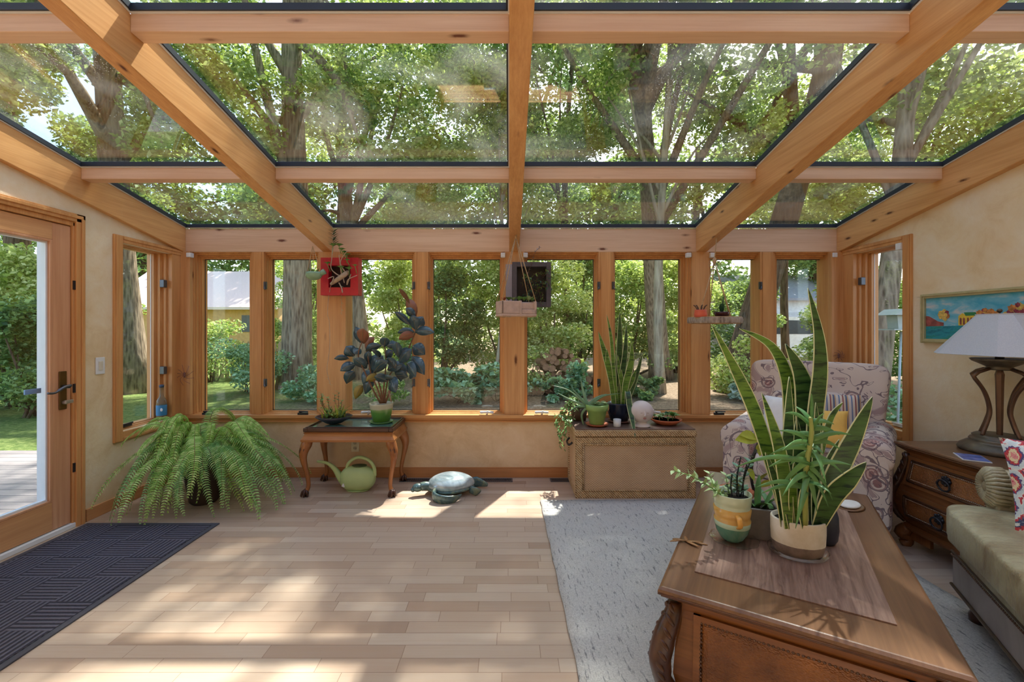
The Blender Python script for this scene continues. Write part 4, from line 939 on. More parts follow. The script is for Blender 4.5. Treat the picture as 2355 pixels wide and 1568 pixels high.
ld = MB().box(-W2-.006, W2+.006, -D2-.008, D2, .484, .535).build('lid', m_braid, wt, bevel=.008)
MB().box(-W2+.004, W2-.004, -D2+.004, D2-.004, .535, .544).build('top_board', wood('trunk_top', srgb(92, 70, 62), srgb(126, 100, 88), 'X', .45), ld, bevel=.002)
MB().tube(bez([(-W2-.004, -.08, .40), (-W2-.03, -.06, .375), (-W2-.03, .06, .375), (-W2-.004, .08, .40)], 5), .008, 8).build('handle', m_blackp, wt)
CZ = .545
# snake leaf material: mottled bands with pale margin
def snakemat(name, dark, mid):
    s = N(name); n1 = s.noise(s.mapped((7, 7, 42)), 1.6, 4, .6, .5)
    return s.bsdf(s.ramp(n1, [(.36, dark), (.5, mid), (.66, tuple(min(1, c*1.25) for c in mid[:3])+(1,))]), .32, 0, .5)
m_sn = snakemat('snake_leaf', srgb(20, 46, 28), srgb(58, 90, 44)); m_sn2 = snakemat('snake_leaf_light', srgb(40, 76, 30), srgb(98, 132, 50)); m_edge = plain('snake_leaf_margin', srgb(214, 216, 168), .35, var=.1)
def snake_leaf(parent, P, Y0_, Y1_, w, kind=0, upright=True, view=(0, -1, 0), name='leaf'):
    pts3 = bez([at(x, y, Y0_+(Y1_-Y0_)*j/(len(P)-1)) for j, (x, y) in enumerate(P)], 6); n_ = len(pts3)
    wf = w*Y0_/F0
    prof = [wf*q for q in interp([.55, .72, .9, 1, 1, .92, .72, .4, .02], n_)]
    ax = (pts3[-1]-pts3[0]); side = ax.cross(Vector(view)).normalized()
    # gentle twist
    vs = MB(); vs.blade(pts3, prof, side, .22, mi=0, mi_edge=1)
    return vs.build(name, [[m_sn, m_sn2][kind], m_edge], parent, world=True, solid=.003)
# green pot with aloe
gp = thing('aloe_plant', 'spiky aloe in a light green pot on the wicker trunk', 'potted plant', (.71, 3.52, CZ))
MB().lathe([(0, 0), (.062, 0), (.088, .014), (.092, .02), (.082, .016), (0, .012)], seg=30).build('saucer', m_terra, gp)
MB().lathe([(.052, .014), (.058, .02), (.078, .125), (.088, .128), (.094, .172), (.086, .174), (.078, .15), (0, .146)], seg=32).build('pot', plain('light_green_pot', srgb(142, 178, 100), .4, var=.1), gp)
b = MB()
for k in range(26): rosette(b, (rnd.uniform(-.05, .07), rnd.uniform(-.06, .06), .16+rnd.uniform(0, .03)), 5, .03, .009, .5, layers=1)
b.build('groundcover', m_g2, gp)
m_aloe = plain('aloe_leaf', srgb(122, 156, 118), .4, var=.25, sc=7)
def c5(x, y, Y=3.5): return at(1240+x/3.267, 700+y/3.267, Y)
for (pts, w_) in [([(365, 765), (240, 720), (140, 665)], 10), ([(360, 760), (300, 690), (240, 620)], 11), ([(365, 760), (330, 650), (312, 545)], 12), ([(370, 755), (345, 700), (352, 640)], 12), ([(375, 765), (430, 710), (510, 672)], 22), ([(380, 765), (480, 690), (612, 668)], 8), ([(360, 770), (320, 830), (340, 920), (372, 975)], 10), ([(385, 770), (440, 830), (465, 900), (462, 950)], 8), ([(360, 765), (230, 650), (90, 606)], 6), ([(370, 770), (440, 760), (530, 735)], 14), ([(358, 770), (280, 770), (215, 815)], 9)]:
    p = bez([c5(x, y, 3.52-.05*j*(1 if w_ % 2 else -.4)) for j, (x, y) in enumerate(pts)], 6); n_ = len(p)
    MB().tube(p, [max(.0008, w_/3.267*.0035*q) for q in interp([.9, 1, .8, .5, .05], n_)], 7, flat=.35).build('leaf', m_aloe, gp, world=True)
# trailing plant
tp = thing('trailing_plant', 'trailing green plant spilling over the left corner of the wicker trunk', 'potted plant', (.60, 3.74, CZ))
MB().lathe([(0, 0), (.06, 0), (.075, .11), (.068, .11), (0, .1)], seg=24).build('pot', plain('brown_trail_pot', srgb(92, 66, 48), .6), tp)
b = MB()
for k in range(46):
    a = rnd.uniform(0, 2*PI); rr = rnd.uniform(.02, .06); p0 = Vector((rr*math.cos(a), rr*math.sin(a), .1)); lz = rnd.uniform(.02, .10)
    tx = rnd.uniform(-.17, -.08); ty = rnd.uniform(-.30, .05); dn = rnd.uniform(-.26, .06)
    if k % 3 == 0: pts = [p0, p0+Vector((-.02, 0, .08)), (tx*.6, ty*.6, .12+lz)]
    else: pts = [p0, (tx*.5, ty*.5, .13+lz*.5), (tx*.9-.02, ty, .05), (tx-.04, ty, dn if tx < -.1 else .02)]
    sprig(b, pts, 16, .028, .007, 1, 0, .0016, .3)
b.build('vines', [m_g1, m_stem], tp)
# snake plant on trunk
bp = thing('snake_plant', 'tall upright snake plant in a glossy navy pot on the wicker trunk', 'potted plant', (.925, 3.66, CZ))
MB().lathe([(0, 0), (.075, 0), (.098, .014), (.09, .018), (0, .012)], seg=30).build('saucer', plain('brown_saucer', srgb(110, 66, 50), .5), bp)
MB().lathe([(.062, .014), (.075, .02), (.096, .09), (.098, .15), (.1, .165), (.092, .166), (.088, .13), (0, .125)], seg=32).build('pot', plain('navy_glaze', srgb(30, 38, 60), .12, var=.3), bp)
MB().lathe([(0, .14), (.09, .132)], seg=20).build('soil', m_soil, bp)
for P, w_, kd in [([(560, 760), (540, 560), (490, 360), (445, 205)], 12, 1), ([(590, 760), (560, 500), (540, 250), (507, 75)], 7, 1), ([(605, 760), (600, 500), (605, 250), (605, 60)], 12, 0), ([(575, 760), (560, 560), (520, 440), (508, 335)], 12, 1), ([(610, 760), (620, 560), (645, 360), (655, 150)], 11, 0), ([(630, 760), (650, 600), (690, 430), (697, 275)], 13, 1), ([(640, 760), (660, 640), (700, 560), (728, 485)], 11, 1), ([(600, 760), (590, 600), (560, 420), (545, 300)], 10, 1), ([(620, 760), (625, 620), (600, 480), (590, 380)], 9, 1), ([(625, 760), (610, 650), (620, 560), (640, 500)], 9, 1), ([(650, 760), (690, 650), (740, 500), (775, 370)], 9, 0)]:
    snake_leaf(bp, [(1240+x/3.267, 700+y/3.267) for x, y in P], 3.66+rnd.uniform(-.03, .03), 3.64+rnd.uniform(-.06, .06), w_/1.0*.62, kd)
snake_leaf(bp, [(1440, 935), (1443, 900), (1448, 935), (1455, 970), (1461, 1006)], 3.60, 3.385, 6.5, 0)
cn = thing('candle_cup', 'small white candle cup in front of the navy pot', 'candle', (.865, 3.485, CZ))
MB().lathe([(.026, 0), (.029, .004), (.031, .06), (.028, .06), (.026, .01), (0, .01)], seg=24).build('glass', plain('clear_cup', srgb(215, 215, 215), .1), cn)
MB().lathe([(0, .045), (.0275, .045)], seg=20).build('wax', plain('white_wax', srgb(236, 230, 220), .6), cn)
# face planter
m_face = plain('pink_clay', srgb(216, 204, 200), .75, var=.08, sc=9)
fp = thing('face_planter', 'pale round face sculpture with closed eyes on the wicker trunk', 'sculpture', (1.065, 3.50, CZ))
MB().ell((0, 0, .118), (.094, .088, .088), 32, 20).lathe([(.066, 0), (.068, .012), (.045, .022), (.034, .04), (.036, .06)], seg=28).build('head', m_face, fp)
b = MB()
for s_ in (-1, 1):
    b.tube(bez([(s_*.058, -.066, .130), (s_*.046, -.074, .122), (s_*.032, -.081, .120), (s_*.018, -.086, .124)], 4), .0016, 6)
b.build('eyelids', plain('clay_line', srgb(132, 100, 92), .8), fp)
MB().tube(bez([(0.0, -.086, .132), (.001, -.094, .114), (0, -.098, .104), (0, -.088, .099)], 4), [.004]*4+[.006]*4+[.008]*4+[.004], 8).build('nose', m_face, fp)
MB().ell((-.0, -.084, .082), (.015, .006, .0045), 12, 8).ell((0, -.083, .076), (.011, .006, .005), 12, 8).build('lips', plain('clay_lips', srgb(186, 130, 124), .7), fp)
MB().ell((.094, 0, .12), (.009, .014, .02), 10, 8).ell((-.094, 0, .12), (.009, .014, .02), 10, 8).build('ears', m_face, fp)
# terracotta bowl of succulents
tb = thing('succulent_bowl', 'shallow terracotta bowl of succulents on the right end of the wicker trunk', 'planter', (1.29, 3.58, CZ))
MB().lathe([(.06, 0), (.085, .008), (.122, .036), (.126, .046), (.118, .046), (.1, .03), (0, .026)], seg=36).build('bowl', m_terra, tb)
MB().lathe([(0, .036), (.112, .036)], seg=20).build('soil', m_soil, tb)
for (x, y, L, mm) in [(-.06, -.02, .045, m_g2), (-.02, .03, .05, m_g2), (.05, -.01, .075, m_g1), (.03, .05, .06, m_g4), (.08, .03, .05, m_g1), (-.08, .04, .04, m_g2), (0, -.05, .035, m_g2)]:
    b = MB(); rosette(b, (x, y, .045+L*.3), 8, L, L*.22, .35, layers=3); b.tube([(x, y, .03), (x, y, .05+L*.3)], .004, 5); b.build('succulent', mm, tb)
# bottle on the left sill
m_bgl = N('bottle_glass'); m_bgl = m_bgl.bsdf(srgb(226, 222, 200), .05, 0, .5, Transmission_Weight=.85, IOR=1.3)
bt = thing('bottle', 'clear glass bottle with a blue label on the left window sill', 'bottle', (-2.95, 3.69, .567))
MB().lathe([(0, 0), (.034, 0), (.037, .006), (.037, .13), (.034, .155), (.016, .19), (.0135, .21), (.0135, .255), (.0155, .257), (.0155, .268)], seg=28).build('glass', m_bgl, bt)
MB().lathe([(.0375, .03), (.038, .032), (.038, .115), (.0375, .117)], seg=28, cap=False).build('label', plain('blue_label', srgb(64, 138, 190), .5), bt)
MB().ell((.022, -.031, .08), (.014, .004, .014), 12, 8).build('white_emblem', m_white, bt)
MB().lathe([(0, .265), (.017, .265), (.018, .285), (0, .29)], seg=16).build('stopper', plain('blue_stopper', srgb(60, 76, 100), .5), bt)
# wire insects by the corner posts
for (px, py, nm, lab) in [(424, 862, 0, 'twisted wire insect ornament on the left corner post'), (1929, 818, 1, 'small wire insect ornament on the right corner post')]:
    p = at(px, py, D-.07); wi = thing('wire_ornament', lab, 'ornament', tuple(p)); b = MB()
    for k in range(9):
        a = k*.7; r = .09 if nm == 0 else .05
        b.tube(bez([(0, 0, 0), (r*.5*math.cos(a), -.02, r*.5*math.sin(a)), (r*math.cos(a+.4), .0, r*1.0*math.sin(a+.4))], 4), .0016, 5)
    b.ell((0, 0, 0), (.01, .008, .025), 10, 6).build('wires', plain('rusty_wire', srgb(130, 90, 84), .5, .4), wi)
# ================================================================ soft shapes
def pillow_mesh(hw, hh, t, R, c, n=18, mi=0):
    b = MB(); R = R if R else Matrix.Identity(3); c = Vector(c)
    def f(sgn):
        def g(u, v):
            x, y = 2*u-1, 2*v-1
            k = 1-.07*(1-abs(x)**2)*(abs(y)**3); k2 = 1-.07*(1-abs(y)**2)*(abs(x)**3)
            th = t*((1-abs(x)**3.0)*(1-abs(y)**3.0))**.5
            return c+R@Vector((x*hw*k2, y*hh*k, sgn*th))
        return g
    b.grid(f(1), n, n, mi); b.grid(f(-1), n, n, mi)
    return b
def rbox(b, c, size, pw=.3, mi=0, R=None, seg=32, rings=18, fn=None):
    return b.ell(c, [a/2 for a in size], seg, rings, R=R, mi=mi, pw=pw, fn=fn)
def rot(z=0, x=0, y=0): return Matrix.Rotation(z, 3, 'Z')@Matrix.Rotation(y, 3, 'Y')@Matrix.Rotation(x, 3, 'X')
# floral slipcover
s = N('floral_slipcover')
v = s.n('TexVoronoi', feature='F1'); v.inputs['Scale'].default_value = 6.2; v.inputs['Randomness'].default_value = .8
wob = s.n('VectorMath', operation='ADD'); nzc = s.n('TexNoise'); nzc.inputs['Scale'].default_value = 9; s.l(s.obj(), nzc.inputs[0])
sc1 = s.n('VectorMath', operation='SCALE'); s.l(nzc.outputs[1], sc1.inputs[0]); sc1.inputs['Scale'].default_value = .045
s.l(s.obj(), wob.inputs[0]); s.l(sc1.outputs[0], wob.inputs[1]); s.l(wob.outputs[0], v.inputs['Vector'])
d = v.outputs['Distance']
ringf = s.math('MULTIPLY', s.math('LESS_THAN', d, .33), s.math('GREATER_THAN', s.math('SINE', s.math('MULTIPLY', d, 82)), .05))
fill = s.math('MULTIPLY', s.math('LESS_THAN', d, .26), .6)
rim = s.math('LESS_THAN', s.math('ABSOLUTE', s.math('SUBTRACT', d, .35)), .017)
n1 = s.noise(s.obj(), 5.5, 2, .4, .9); n2 = s.noise(s.mapped(loc=(4, 2, 7)), 7.5, 2, .4, 1.4)
vine = s.math('LESS_THAN', s.math('ABSOLUTE', s.math('SUBTRACT', n1, .5)), .011)
vine2 = s.math('LESS_THAN', s.math('ABSOLUTE', s.math('SUBTRACT', n2, .56)), .010)
leafm = s.math('MULTIPLY', s.math('GREATER_THAN', n2, .60), .6)
base = s.ramp(s.noise(s.obj(), 2, 3), [(.3, srgb(208, 192, 186)), (.7, srgb(226, 212, 200))])
col = s.mix(leafm, base, srgb(150, 116, 122)); col = s.mix(fill, col, srgb(196, 146, 138)); col = s.mix(s.math('MULTIPLY', ringf, .75), col, srgb(138, 94, 96))
col = s.mix(s.math('MULTIPLY', s.math('MAXIMUM', s.math('MAXIMUM', vine, vine2), rim), .85), col, srgb(112, 96, 106))
wv = s.noise(s.obj(), 260, 2)
m_flo = s.bsdf(col, .9, 0, .15, wv, .3, .003)

# ================================================================ armchair
ac = thing('armchair', 'cream armchair in a mauve floral slipcover in the right corner', 'armchair', (2.18, 3.17, 0), math.radians(-42))
rbox(MB(), (0, -.01, .225), (.90, .82, .28), .14).build('base', m_flo, ac)
rbox(MB(), (0, -.13, .385), (.56, .68, .17), .28).build('seat_cushion', m_flo, ac)
for s_ in (-1, 1):
    b = MB(); rbox(b, (s_*.37, -.05, .35), (.19, .74, .50), .2); b.tube([(s_*.38, -.43, .555), (s_*.385, .28, .575)], .098, 20)
    b.ell((s_*.38, -.43, .555), (.098, .02, .098), 20, 8); b.ell((s_*.385, .28, .575), (.098, .04, .098), 20, 8)
    b.build('arm', m_flo, ac)
    rbox(MB(), (s_*.37, -.425, .34), (.17, .05, .46), .3).build('arm_front_panel', m_flo, ac)
Rb = Matrix.Rotation(-.17, 3, 'X')
rbox(MB(), (0, .33, .67), (.84, .20, .80), .22, R=Rb, fn=lambda p: (p[0]*(1+.10*max(0, p[2])/.4)-0, p[1], p[2]+.0)).build('backrest', m_flo, ac)
rbox(MB(), (0, .235, .62), (.58, .15, .46), .4, R=Rb).build('back_cushion', m_flo, ac)
rbox(MB(), (0, -.415, .17), (.80, .03, .27), .25).build('skirt', m_flo, ac)
for x in (-.38, .38):
    for y in (-.36, .36): MB().tube([(x, y, .12), (x*1.02, y*1.04, 0)], [.026, .018], 8).build('leg', m_dkw, ac)
# cushions on the armchair
m_whp = plain('white_cushion', srgb(232, 232, 232), .85, var=.04, sc=30); m_yl = plain('yellow_cushion', srgb(232, 188, 96), .85, var=.05, sc=30)
m_btn = plain('wood_button', srgb(196, 148, 96), .5, var=.2, sc=60)
def pillow(name, label, c, hw, hh, t, R, mats, extra=None, group=None):
    th_ = thing(name, label, 'cushion', tuple(c)); o = pillow_mesh(hw, hh, t, R, (0, 0, 0)).build('cover', mats, th_); return th_
Rw = rot(math.radians(-42), 0)@Matrix.Rotation(math.radians(72), 3, 'X')
cw = at(1812, 965, 3.10); wp = pillow('cushion', 'white cushion with wooden buttons on the floral armchair', cw, .165, .165, .06, Rw, m_whp)
for (u, v) in ((0.02, .11), (.02, .015), (.02, -.08)):
    MB().lathe([(0, 0), (.022, 0), (.025, .004), (.02, .009), (0, .006)], tuple(Rw@Vector((u, v, .056))), 18, R=Rw).build('button', m_btn, wp)
Ry = rot(math.radians(-30), 0)@Matrix.Rotation(math.radians(66), 3, 'X')
pillow('cushion', 'mustard yellow cushion leaning on the floral armchair seat', at(1888, 985, 2.96), .155, .135, .06, Ry, m_yl)
s = N('striped_fabric'); sp = s.n('SeparateXYZ'); s.l(s.obj(), sp.inputs[0]); hx = s.math('ADD', sp.outputs[0], s.math('MULTIPLY', sp.outputs[1], -.6))
wv = s.math('FRACT', s.math('MULTIPLY', hx, 12))
m_str = s.bsdf(s.ramp(wv, [(0, srgb(206, 196, 190)), (.2, srgb(110, 126, 156)), (.32, srgb(214, 200, 186)), (.5, srgb(150, 92, 88)), (.62, srgb(206, 190, 170)), (.75, srgb(96, 104, 130)), (.9, srgb(196, 160, 120))]), .9)
s.t.nodes[-1]
for nd in s.t.nodes:
    if nd.bl_idname == 'ShaderNodeValToRGB': nd.color_ramp.interpolation = 'CONSTANT'
pillow('cushion', 'striped blue and red cushion behind the yellow one on the armchair', at(1922, 955, 3.14), .15, .16, .05, rot(math.radians(-36), 0)@Matrix.Rotation(math.radians(76), 3, 'X'), m_str)

# ================================================================ carved tables
def walnut(name, ax, k=1.0): return wood(name, srgb(88*k, 50*k, 24*k), srgb(152*k, 98*k, 54*k), ax, .3, 1.1, contrast=1.2)
m_wx, m_wy = walnut('walnut_x', 'X'), walnut('walnut_y', 'Y'); m_wz = walnut('walnut_z', 'Z', .95)
m_top = wood('table_top_walnut', srgb(84, 56, 40), srgb(130, 94, 66), 'X', .28, .9, contrast=1.1)
s = N('tooled_leather'); vv = s.n('TexVoronoi', feature='F1'); vv.inputs['Scale'].default_value = 150; s.l(s.mapped((1, 1, 1.6)), vv.inputs['Vector']); nz = s.noise(s.obj(), 6, 4)
m_lea = s.bsdf(s.ramp(nz, [(.3, srgb(96, 54, 26)), (.7, srgb(162, 102, 52))]), .3, 0, .5, vv.outputs['Distance'], .7, .004)
m_carv = plain('carved_walnut', srgb(72, 42, 26), .28, var=.4, sc=30)
m_bead = plain('bead_moulding', srgb(96, 66, 50), .25, var=.3, sc=50)
def loft_rect(b, hx, hy, prof, mi=0, seg=1):
    vs = []
    for o_, z in prof: vs += [(-hx-o_, -hy-o_, z), (hx+o_, -hy-o_, z), (hx+o_, hy+o_, z), (-hx-o_, hy+o_, z)]
    n = len(prof)
    b.add(vs, [(i*4+j, i*4+(j+1) % 4, (i+1)*4+(j+1) % 4, (i+1)*4+j) for i in range(n-1) for j in range(4)], mi, False)
    b.add([vs[0], vs[1], vs[2], vs[3]], [(3, 2, 1, 0)], mi); b.add(vs[-4:], [(0, 1, 2, 3)], mi); return b
def carved_corner(parent, x, y, zs, prof, r=.03, scal=8):
    # an acanthus corner post: follows prof(z) outward along the diagonal, with curled lobes
    sx, sy = (1 if x > 0 else -1), (1 if y > 0 else -1); k = .7071
    pts = [(x+sx*prof(z)*k, y+sy*prof(z)*k, z) for z in zs]
    b = MB().tube(pts, [r*(.75+.5*math.sin(PI*i/(len(zs)-1))) for i in range(len(zs))], 12)
    z0, z1 = zs[0], zs[-1]
    for j in range(scal):
        z = z0+(z1-z0)*(j+.5)/scal; o_ = prof(z); c = Vector((x+sx*(o_+r*.65)*k, y+sy*(o_+r*.65)*k, z))
        w_ = r*(1.0*math.sin(PI*(j+.8)/(scal+.8))+.25)
        for q in (-1, 1):
            t = Vector((-sy*k, sx*k, 0))*q if sx*sy > 0 else Vector((sy*k, -sx*k, 0))*q
            b.tube(bez([c+t*w_*.1+Vector((0, 0, .014)), c+t*w_*.7+Vector((0, 0, .004)), c+t*w_*1.15+Vector((-sx*.006, -sy*.006, -.012))], 4), [.0075, .0085, .009, .009, .0085, .008, .007, .006, .004], 8)
    b.build('carved_corner', m_carv, parent)
def lin_prof(P):
    P = sorted(P, key=lambda p: p[1])
    def f(z):
        for (o0, z0), (o1, z1) in zip(P[:-1], P[1:]):
            if z0 <= z <= z1: return o0+(o1-o0)*(z-z0)/(z1-z0)
        return P[0][0] if z < P[0][1] else P[-1][0]
    return f
def beads(b, p0, p1, r=.0045, gap=.0105):
    p0, p1 = Vector(p0), Vector(p1); n = max(2, int((p1-p0).length/gap))
    for k in range(n+1): b.ell(p0+(p1-p0)*k/n, (r, r, r), 6, 4)
# coffee table
CT = thing('coffee_table', 'carved walnut coffee table covered with potted plants', 'table', (1.19, 1.87, 0), math.radians(59.2))
hx, hy, zt = .705, .385, .46
b = MB(); loft_rect(b, hx-.012, hy-.012, [(-.06, .418), (-.012, .420), (-.004, .426), (-.004, .432), (.006, .436), (.012, .444), (.010, .452), (.002, .4585), (-.002, .46)])
b.build('table_top', m_top, CT)
b = MB()
for o_, z, r in ((.0, .4285, .004), (.0085, .4375, .0042)):
    c = [(-hx+.012-o_, -hy+.012-o_, z), (hx-.012+o_, -hy+.012-o_, z), (hx-.012+o_, hy-.012+o_, z), (-hx+.012-o_, hy-.012+o_, z)]
    b.tube(c, r, 8, closed=True)
b.build('edge_moulding', plain('edge_walnut', srgb(96, 62, 44), .18, var=.25, sc=20), CT)
P = [(0, .42), (-.004, .40), (-.014, .37), (-.018, .34), (-.012, .30), (.004, .22), (.008, .16), (.0, .12), (-.015, .09)]
pf = lin_prof(P)
bx_, by_ = hx-.05, hy-.05
b = MB(); loft_rect(b, bx_, by_, [(o_, z) for o_, z in sorted([(a, z) for a, z in P], key=lambda q: q[1])]); b.build('body', m_wy, CT)
zs = [.10+.30*i/12 for i in range(13)]
pc = lin_prof([(.012, .40), (.02, .36), (.05, .30), (.072, .22), (.06, .15), (.02, .10)])
for sx in (-1, 1):
    for sy in (-1, 1):
        carved_corner(CT, sx*(bx_-.006), sy*(by_-.006), zs, pc, .030, 9)
        MB().tube(bez([(sx*(bx_), sy*(by_), .11), (sx*(bx_+.02), sy*(by_+.02), .06), (sx*(bx_+.045), sy*(by_+.045), .012), (sx*(bx_+.05), sy*(by_+.05), .0)], 4), interp([.03, .035, .025, .03], 13), 10).build('foot', m_carv, CT)
def panel(parent, face, half, z0, z1, name='side_panel'):
    # framed leather panel with rope beading on one face: face ('x'|'y', sign)
    ax, sg = face
    base = (bx_ if ax == 'x' else by_)
    mp = (lambda u, z, o_: (sg*(base+pf(z)+o_), u, z)) if ax == 'x' else (lambda u, z, o_: (u, sg*(base+pf(z)+o_), z))
    nz_ = 8
    def strip(u0, u1, za, zb_, o0, o1, b):
        b.grid(lambda u, v: mp(u0+(u1-u0)*u, za+(zb_-za)*v, o0+(o1-o0)*1), 1, 6, 0, True)
    fr = MB(); w_ = .022
    for (u0, u1, za, zb_) in ((-half, half, z1-w_, z1), (-half, half, z0, z0+w_), (-half, -half+w_, z0, z1), (half-w_, half, z0, z1)):
        fr.grid(lambda u, v: mp(u0+(u1-u0)*u, za+(zb_-za)*v, .010), 1, 6)
        for (ua, ub, zc, zd) in ((u0, u1, za, za), (u0, u1, zb_, zb_)): fr.grid(lambda u, v: mp(ua+(ub-ua)*u, zc, .010*v), 1, 1, 0, False)
        for ua in (u0, u1): fr.grid(lambda u, v: mp(ua, za+(zb_-za)*u, .010*v), 6, 1, 0, False)
    p = fr.build(name, m_wy, parent)
    q = MB(); i_ = .045
    q.grid(lambda u, v: mp(-half+i_+(2*half-2*i_)*u, z0+i_+(z1-z0-2*i_)*v, .012), 1, 8)
    for a_, c_ in (((-half+w_, z0+w_), (-half+i_, z0+i_)),):
        for e in range(4):
            oc = [(-half+w_, z0+w_), (half-w_, z0+w_), (half-w_, z1-w_), (-half+w_, z1-w_)]; ic = [(-half+i_, z0+i_), (half-i_, z0+i_), (half-i_, z1-i_), (-half+i_, z1-i_)]
            o0, o1, i0, i1 = oc[e], oc[(e+1) % 4], ic[e], ic[(e+1) % 4]
            q.grid(lambda u, v: mp((o0[0]*(1-u)+o1[0]*u)*(1-v)+(i0[0]*(1-u)+i1[0]*u)*v, (o0[1]*(1-u)+o1[1]*u)*(1-v)+(i0[1]*(1-u)+i1[1]*u)*v, .002+.010*v), 8, 2)
    q.build('leather', m_lea, p)
    bd = MB(); e = w_+.002
    beads(bd, mp(-half+e, z1-e, .008), mp(half-e, z1-e, .008), .0052, .0125); beads(bd, mp(-half+e, z0+e, .008), mp(half-e, z0+e, .008), .0052, .0125)
    for u in (-half+e, half-e):
        for k in range(6): beads(bd, mp(u, z0+e+(z1-z0-2*e)*k/6, .008), mp(u, z0+e+(z1-z0-2*e)*(k+1)/6, .008), .0048, .0115)
    bd.build('beading', m_bead, p)
panel(CT, ('x', -1), by_-.055, .115, .372); panel(CT, ('y', 1), bx_-.07, .115, .372); panel(CT, ('y', -1), bx_-.07, .115, .372)
sh = thing('table_mat', 'brown woodgrain protective mat lying on the coffee table top', 'mat', (1.18, 1.885, .4605), math.radians(59.2))
s = N('woodgrain_vinyl'); g = s.noise(s.mapped((1.2, 16, 1), rot=(0, 0, PI/2)), 3, 5, .65, .6)
m_vin = s.bsdf(s.ramp(g, [(.32, srgb(104, 76, 66)), (.55, srgb(142, 112, 98)), (.72, srgb(160, 130, 114))]), .38, 0, .4, g, .15, .003)
MB().box(-.555, .555, -.274, .274, 0, .0035).build('sheet', m_vin, sh)
Z2 = .4642
# end table (bombe chest)
ET = thing('bombe_chest', 'small carved bombe chest with two drawers by the right wall', 'chest', (2.665, 2.41, 0))
ex, ey = .265, .31
P2 = [(-.012, .60), (-.045, .575), (-.05, .53), (-.035, .46), (-.012, .38), (.0, .31), (.0, .25), (-.015, .19), (-.04, .15), (-.045, .135)]
pe = lin_prof(P2)
b = MB(); loft_rect(b, ex-.012, ey-.012, [(-.03, .598), (-.004, .600), (.004, .606), (.004, .612), (.010, .618), (.008, .626), (-.002, .63)]); b.build('table_top', m_top, ET)
b = MB(); loft_rect(b, ex, ey, sorted(P2, key=lambda q: q[1])); b.build('body', m_wy, ET)
b = MB(); loft_rect(b, ex-.04, ey-.04, [(-.005, .10), (.012, .105), (.018, .118), (.008, .13), (.0, .14)]); b.build('base_moulding', m_wy, ET)
pc2 = lin_prof([(-.04, .57), (-.03, .50), (.0, .40), (.035, .32), (.04, .26), (.01, .19), (-.03, .15)])
for sx in (-1, 1):
    for sy in (-1, 1):
        x, y = sx*(ex-.02), sy*(ey-.02)
        carved_corner(ET, x, y, [.15+.42*i/12 for i in range(13)], pc2, .022, 9)
        ft = MB().tube(bez([(sx*(ex-.05), sy*(ey-.05), .11), (sx*(ex-.03), sy*(ey-.03), .07), (sx*(ex-.055), sy*(ey-.055), .035), (sx*(ex-.035), sy*(ey-.035), .0)], 4), interp([.035, .04, .022, .035], 13), 10)
        ft.box(min(sx*(ex-.05), sx*(ex-.19)), max(sx*(ex-.05), sx*(ex-.19)), min(sy*(ey-.05), sy*(ey-.07)), max(sy*(ey-.05), sy*(ey-.07)), .045, .1).box(min(sx*(ex-.05), sx*(ex-.07)), max(sx*(ex-.05), sx*(ex-.07)), min(sy*(ey-.05), sy*(ey-.19)), max(sy*(ey-.05), sy*(ey-.19)), .045, .1)
        ft.build('foot', m_wz, ET)
for (z0, z1) in ((.385, .555), (.175, .345)):
    mp = lambda u, z, o_: (-(ex+pe(z)+o_), u, z); hf = ey-.065
    dr = MB().grid(lambda u, v: mp(-hf+2*hf*u, z0+(z1-z0)*v, .012), 1, 10)
    for z in (z0, z1): dr.grid(lambda u, v: mp(-hf+2*hf*u, z, .012*v), 1, 1, 0, False)
    for u_ in (-hf, hf): dr.grid(lambda u, v: mp(u_, z0+(z1-z0)*u, .012*v), 8, 1, 0, False)
    d_ = dr.build('drawer', m_wy, ET)
    fr = MB(); i_ = .026
    for (a, c) in ((( -hf+i_, z0+i_), (hf-i_, z0+i_)), ((hf-i_, z0+i_), (hf-i_, z1-i_)), ((hf-i_, z1-i_), (-hf+i_, z1-i_)), ((-hf+i_, z1-i_), (-hf+i_, z0+i_))):
        fr.tube([mp(a[0]+(c[0]-a[0])*k/6, a[1]+(c[1]-a[1])*k/6, .014) for k in range(7)], .007, 8)
    fr.build('frame_moulding', m_carv, d_)
    bd = MB(); j_ = .038
    for (a, c) in ((( -hf+j_, z0+j_), (hf-j_, z0+j_)), ((-hf+j_, z1-j_), (hf-j_, z1-j_))): beads(bd, mp(*a, .014), mp(*c, .014), .0032, .009)
    for u_ in (-hf+j_, hf-j_): beads(bd, mp(u_, z0+j_, .014), mp(u_, z1-j_, .014), .0032, .009)
    bd.build('beading', plain('pale_beads', srgb(176, 156, 140), .3), d_)
    MB().grid(lambda u, v: mp(-hf+.045+(2*hf-.09)*u, z0+.045+(z1-z0-.09)*v, .0135), 1, 6).build('leather', m_lea, d_)
    zc = (z0+z1)/2+.012; pb = Vector(mp(0, zc, .016))
    hn = MB().ell(pb, (.012, .026, .026), 16, 10)
    for k in range(8): hn.ell(pb+Vector((-.004, .022*math.cos(k*PI/4), .022*math.sin(k*PI/4))), (.008, .009, .009), 8, 5)
    hn.ell(pb+Vector((-.014, 0, .0)), (.01, .01, .01), 10, 6)
    hn.tube([pb+Vector((-.018-.004*math.sin(a), .034*math.cos(a), -.024+.030*math.sin(a))) for a in [2*PI*k/20 for k in range(20)]], .0048, 8, closed=True)
    hn.build('ring_handle', m_blackp, d_)
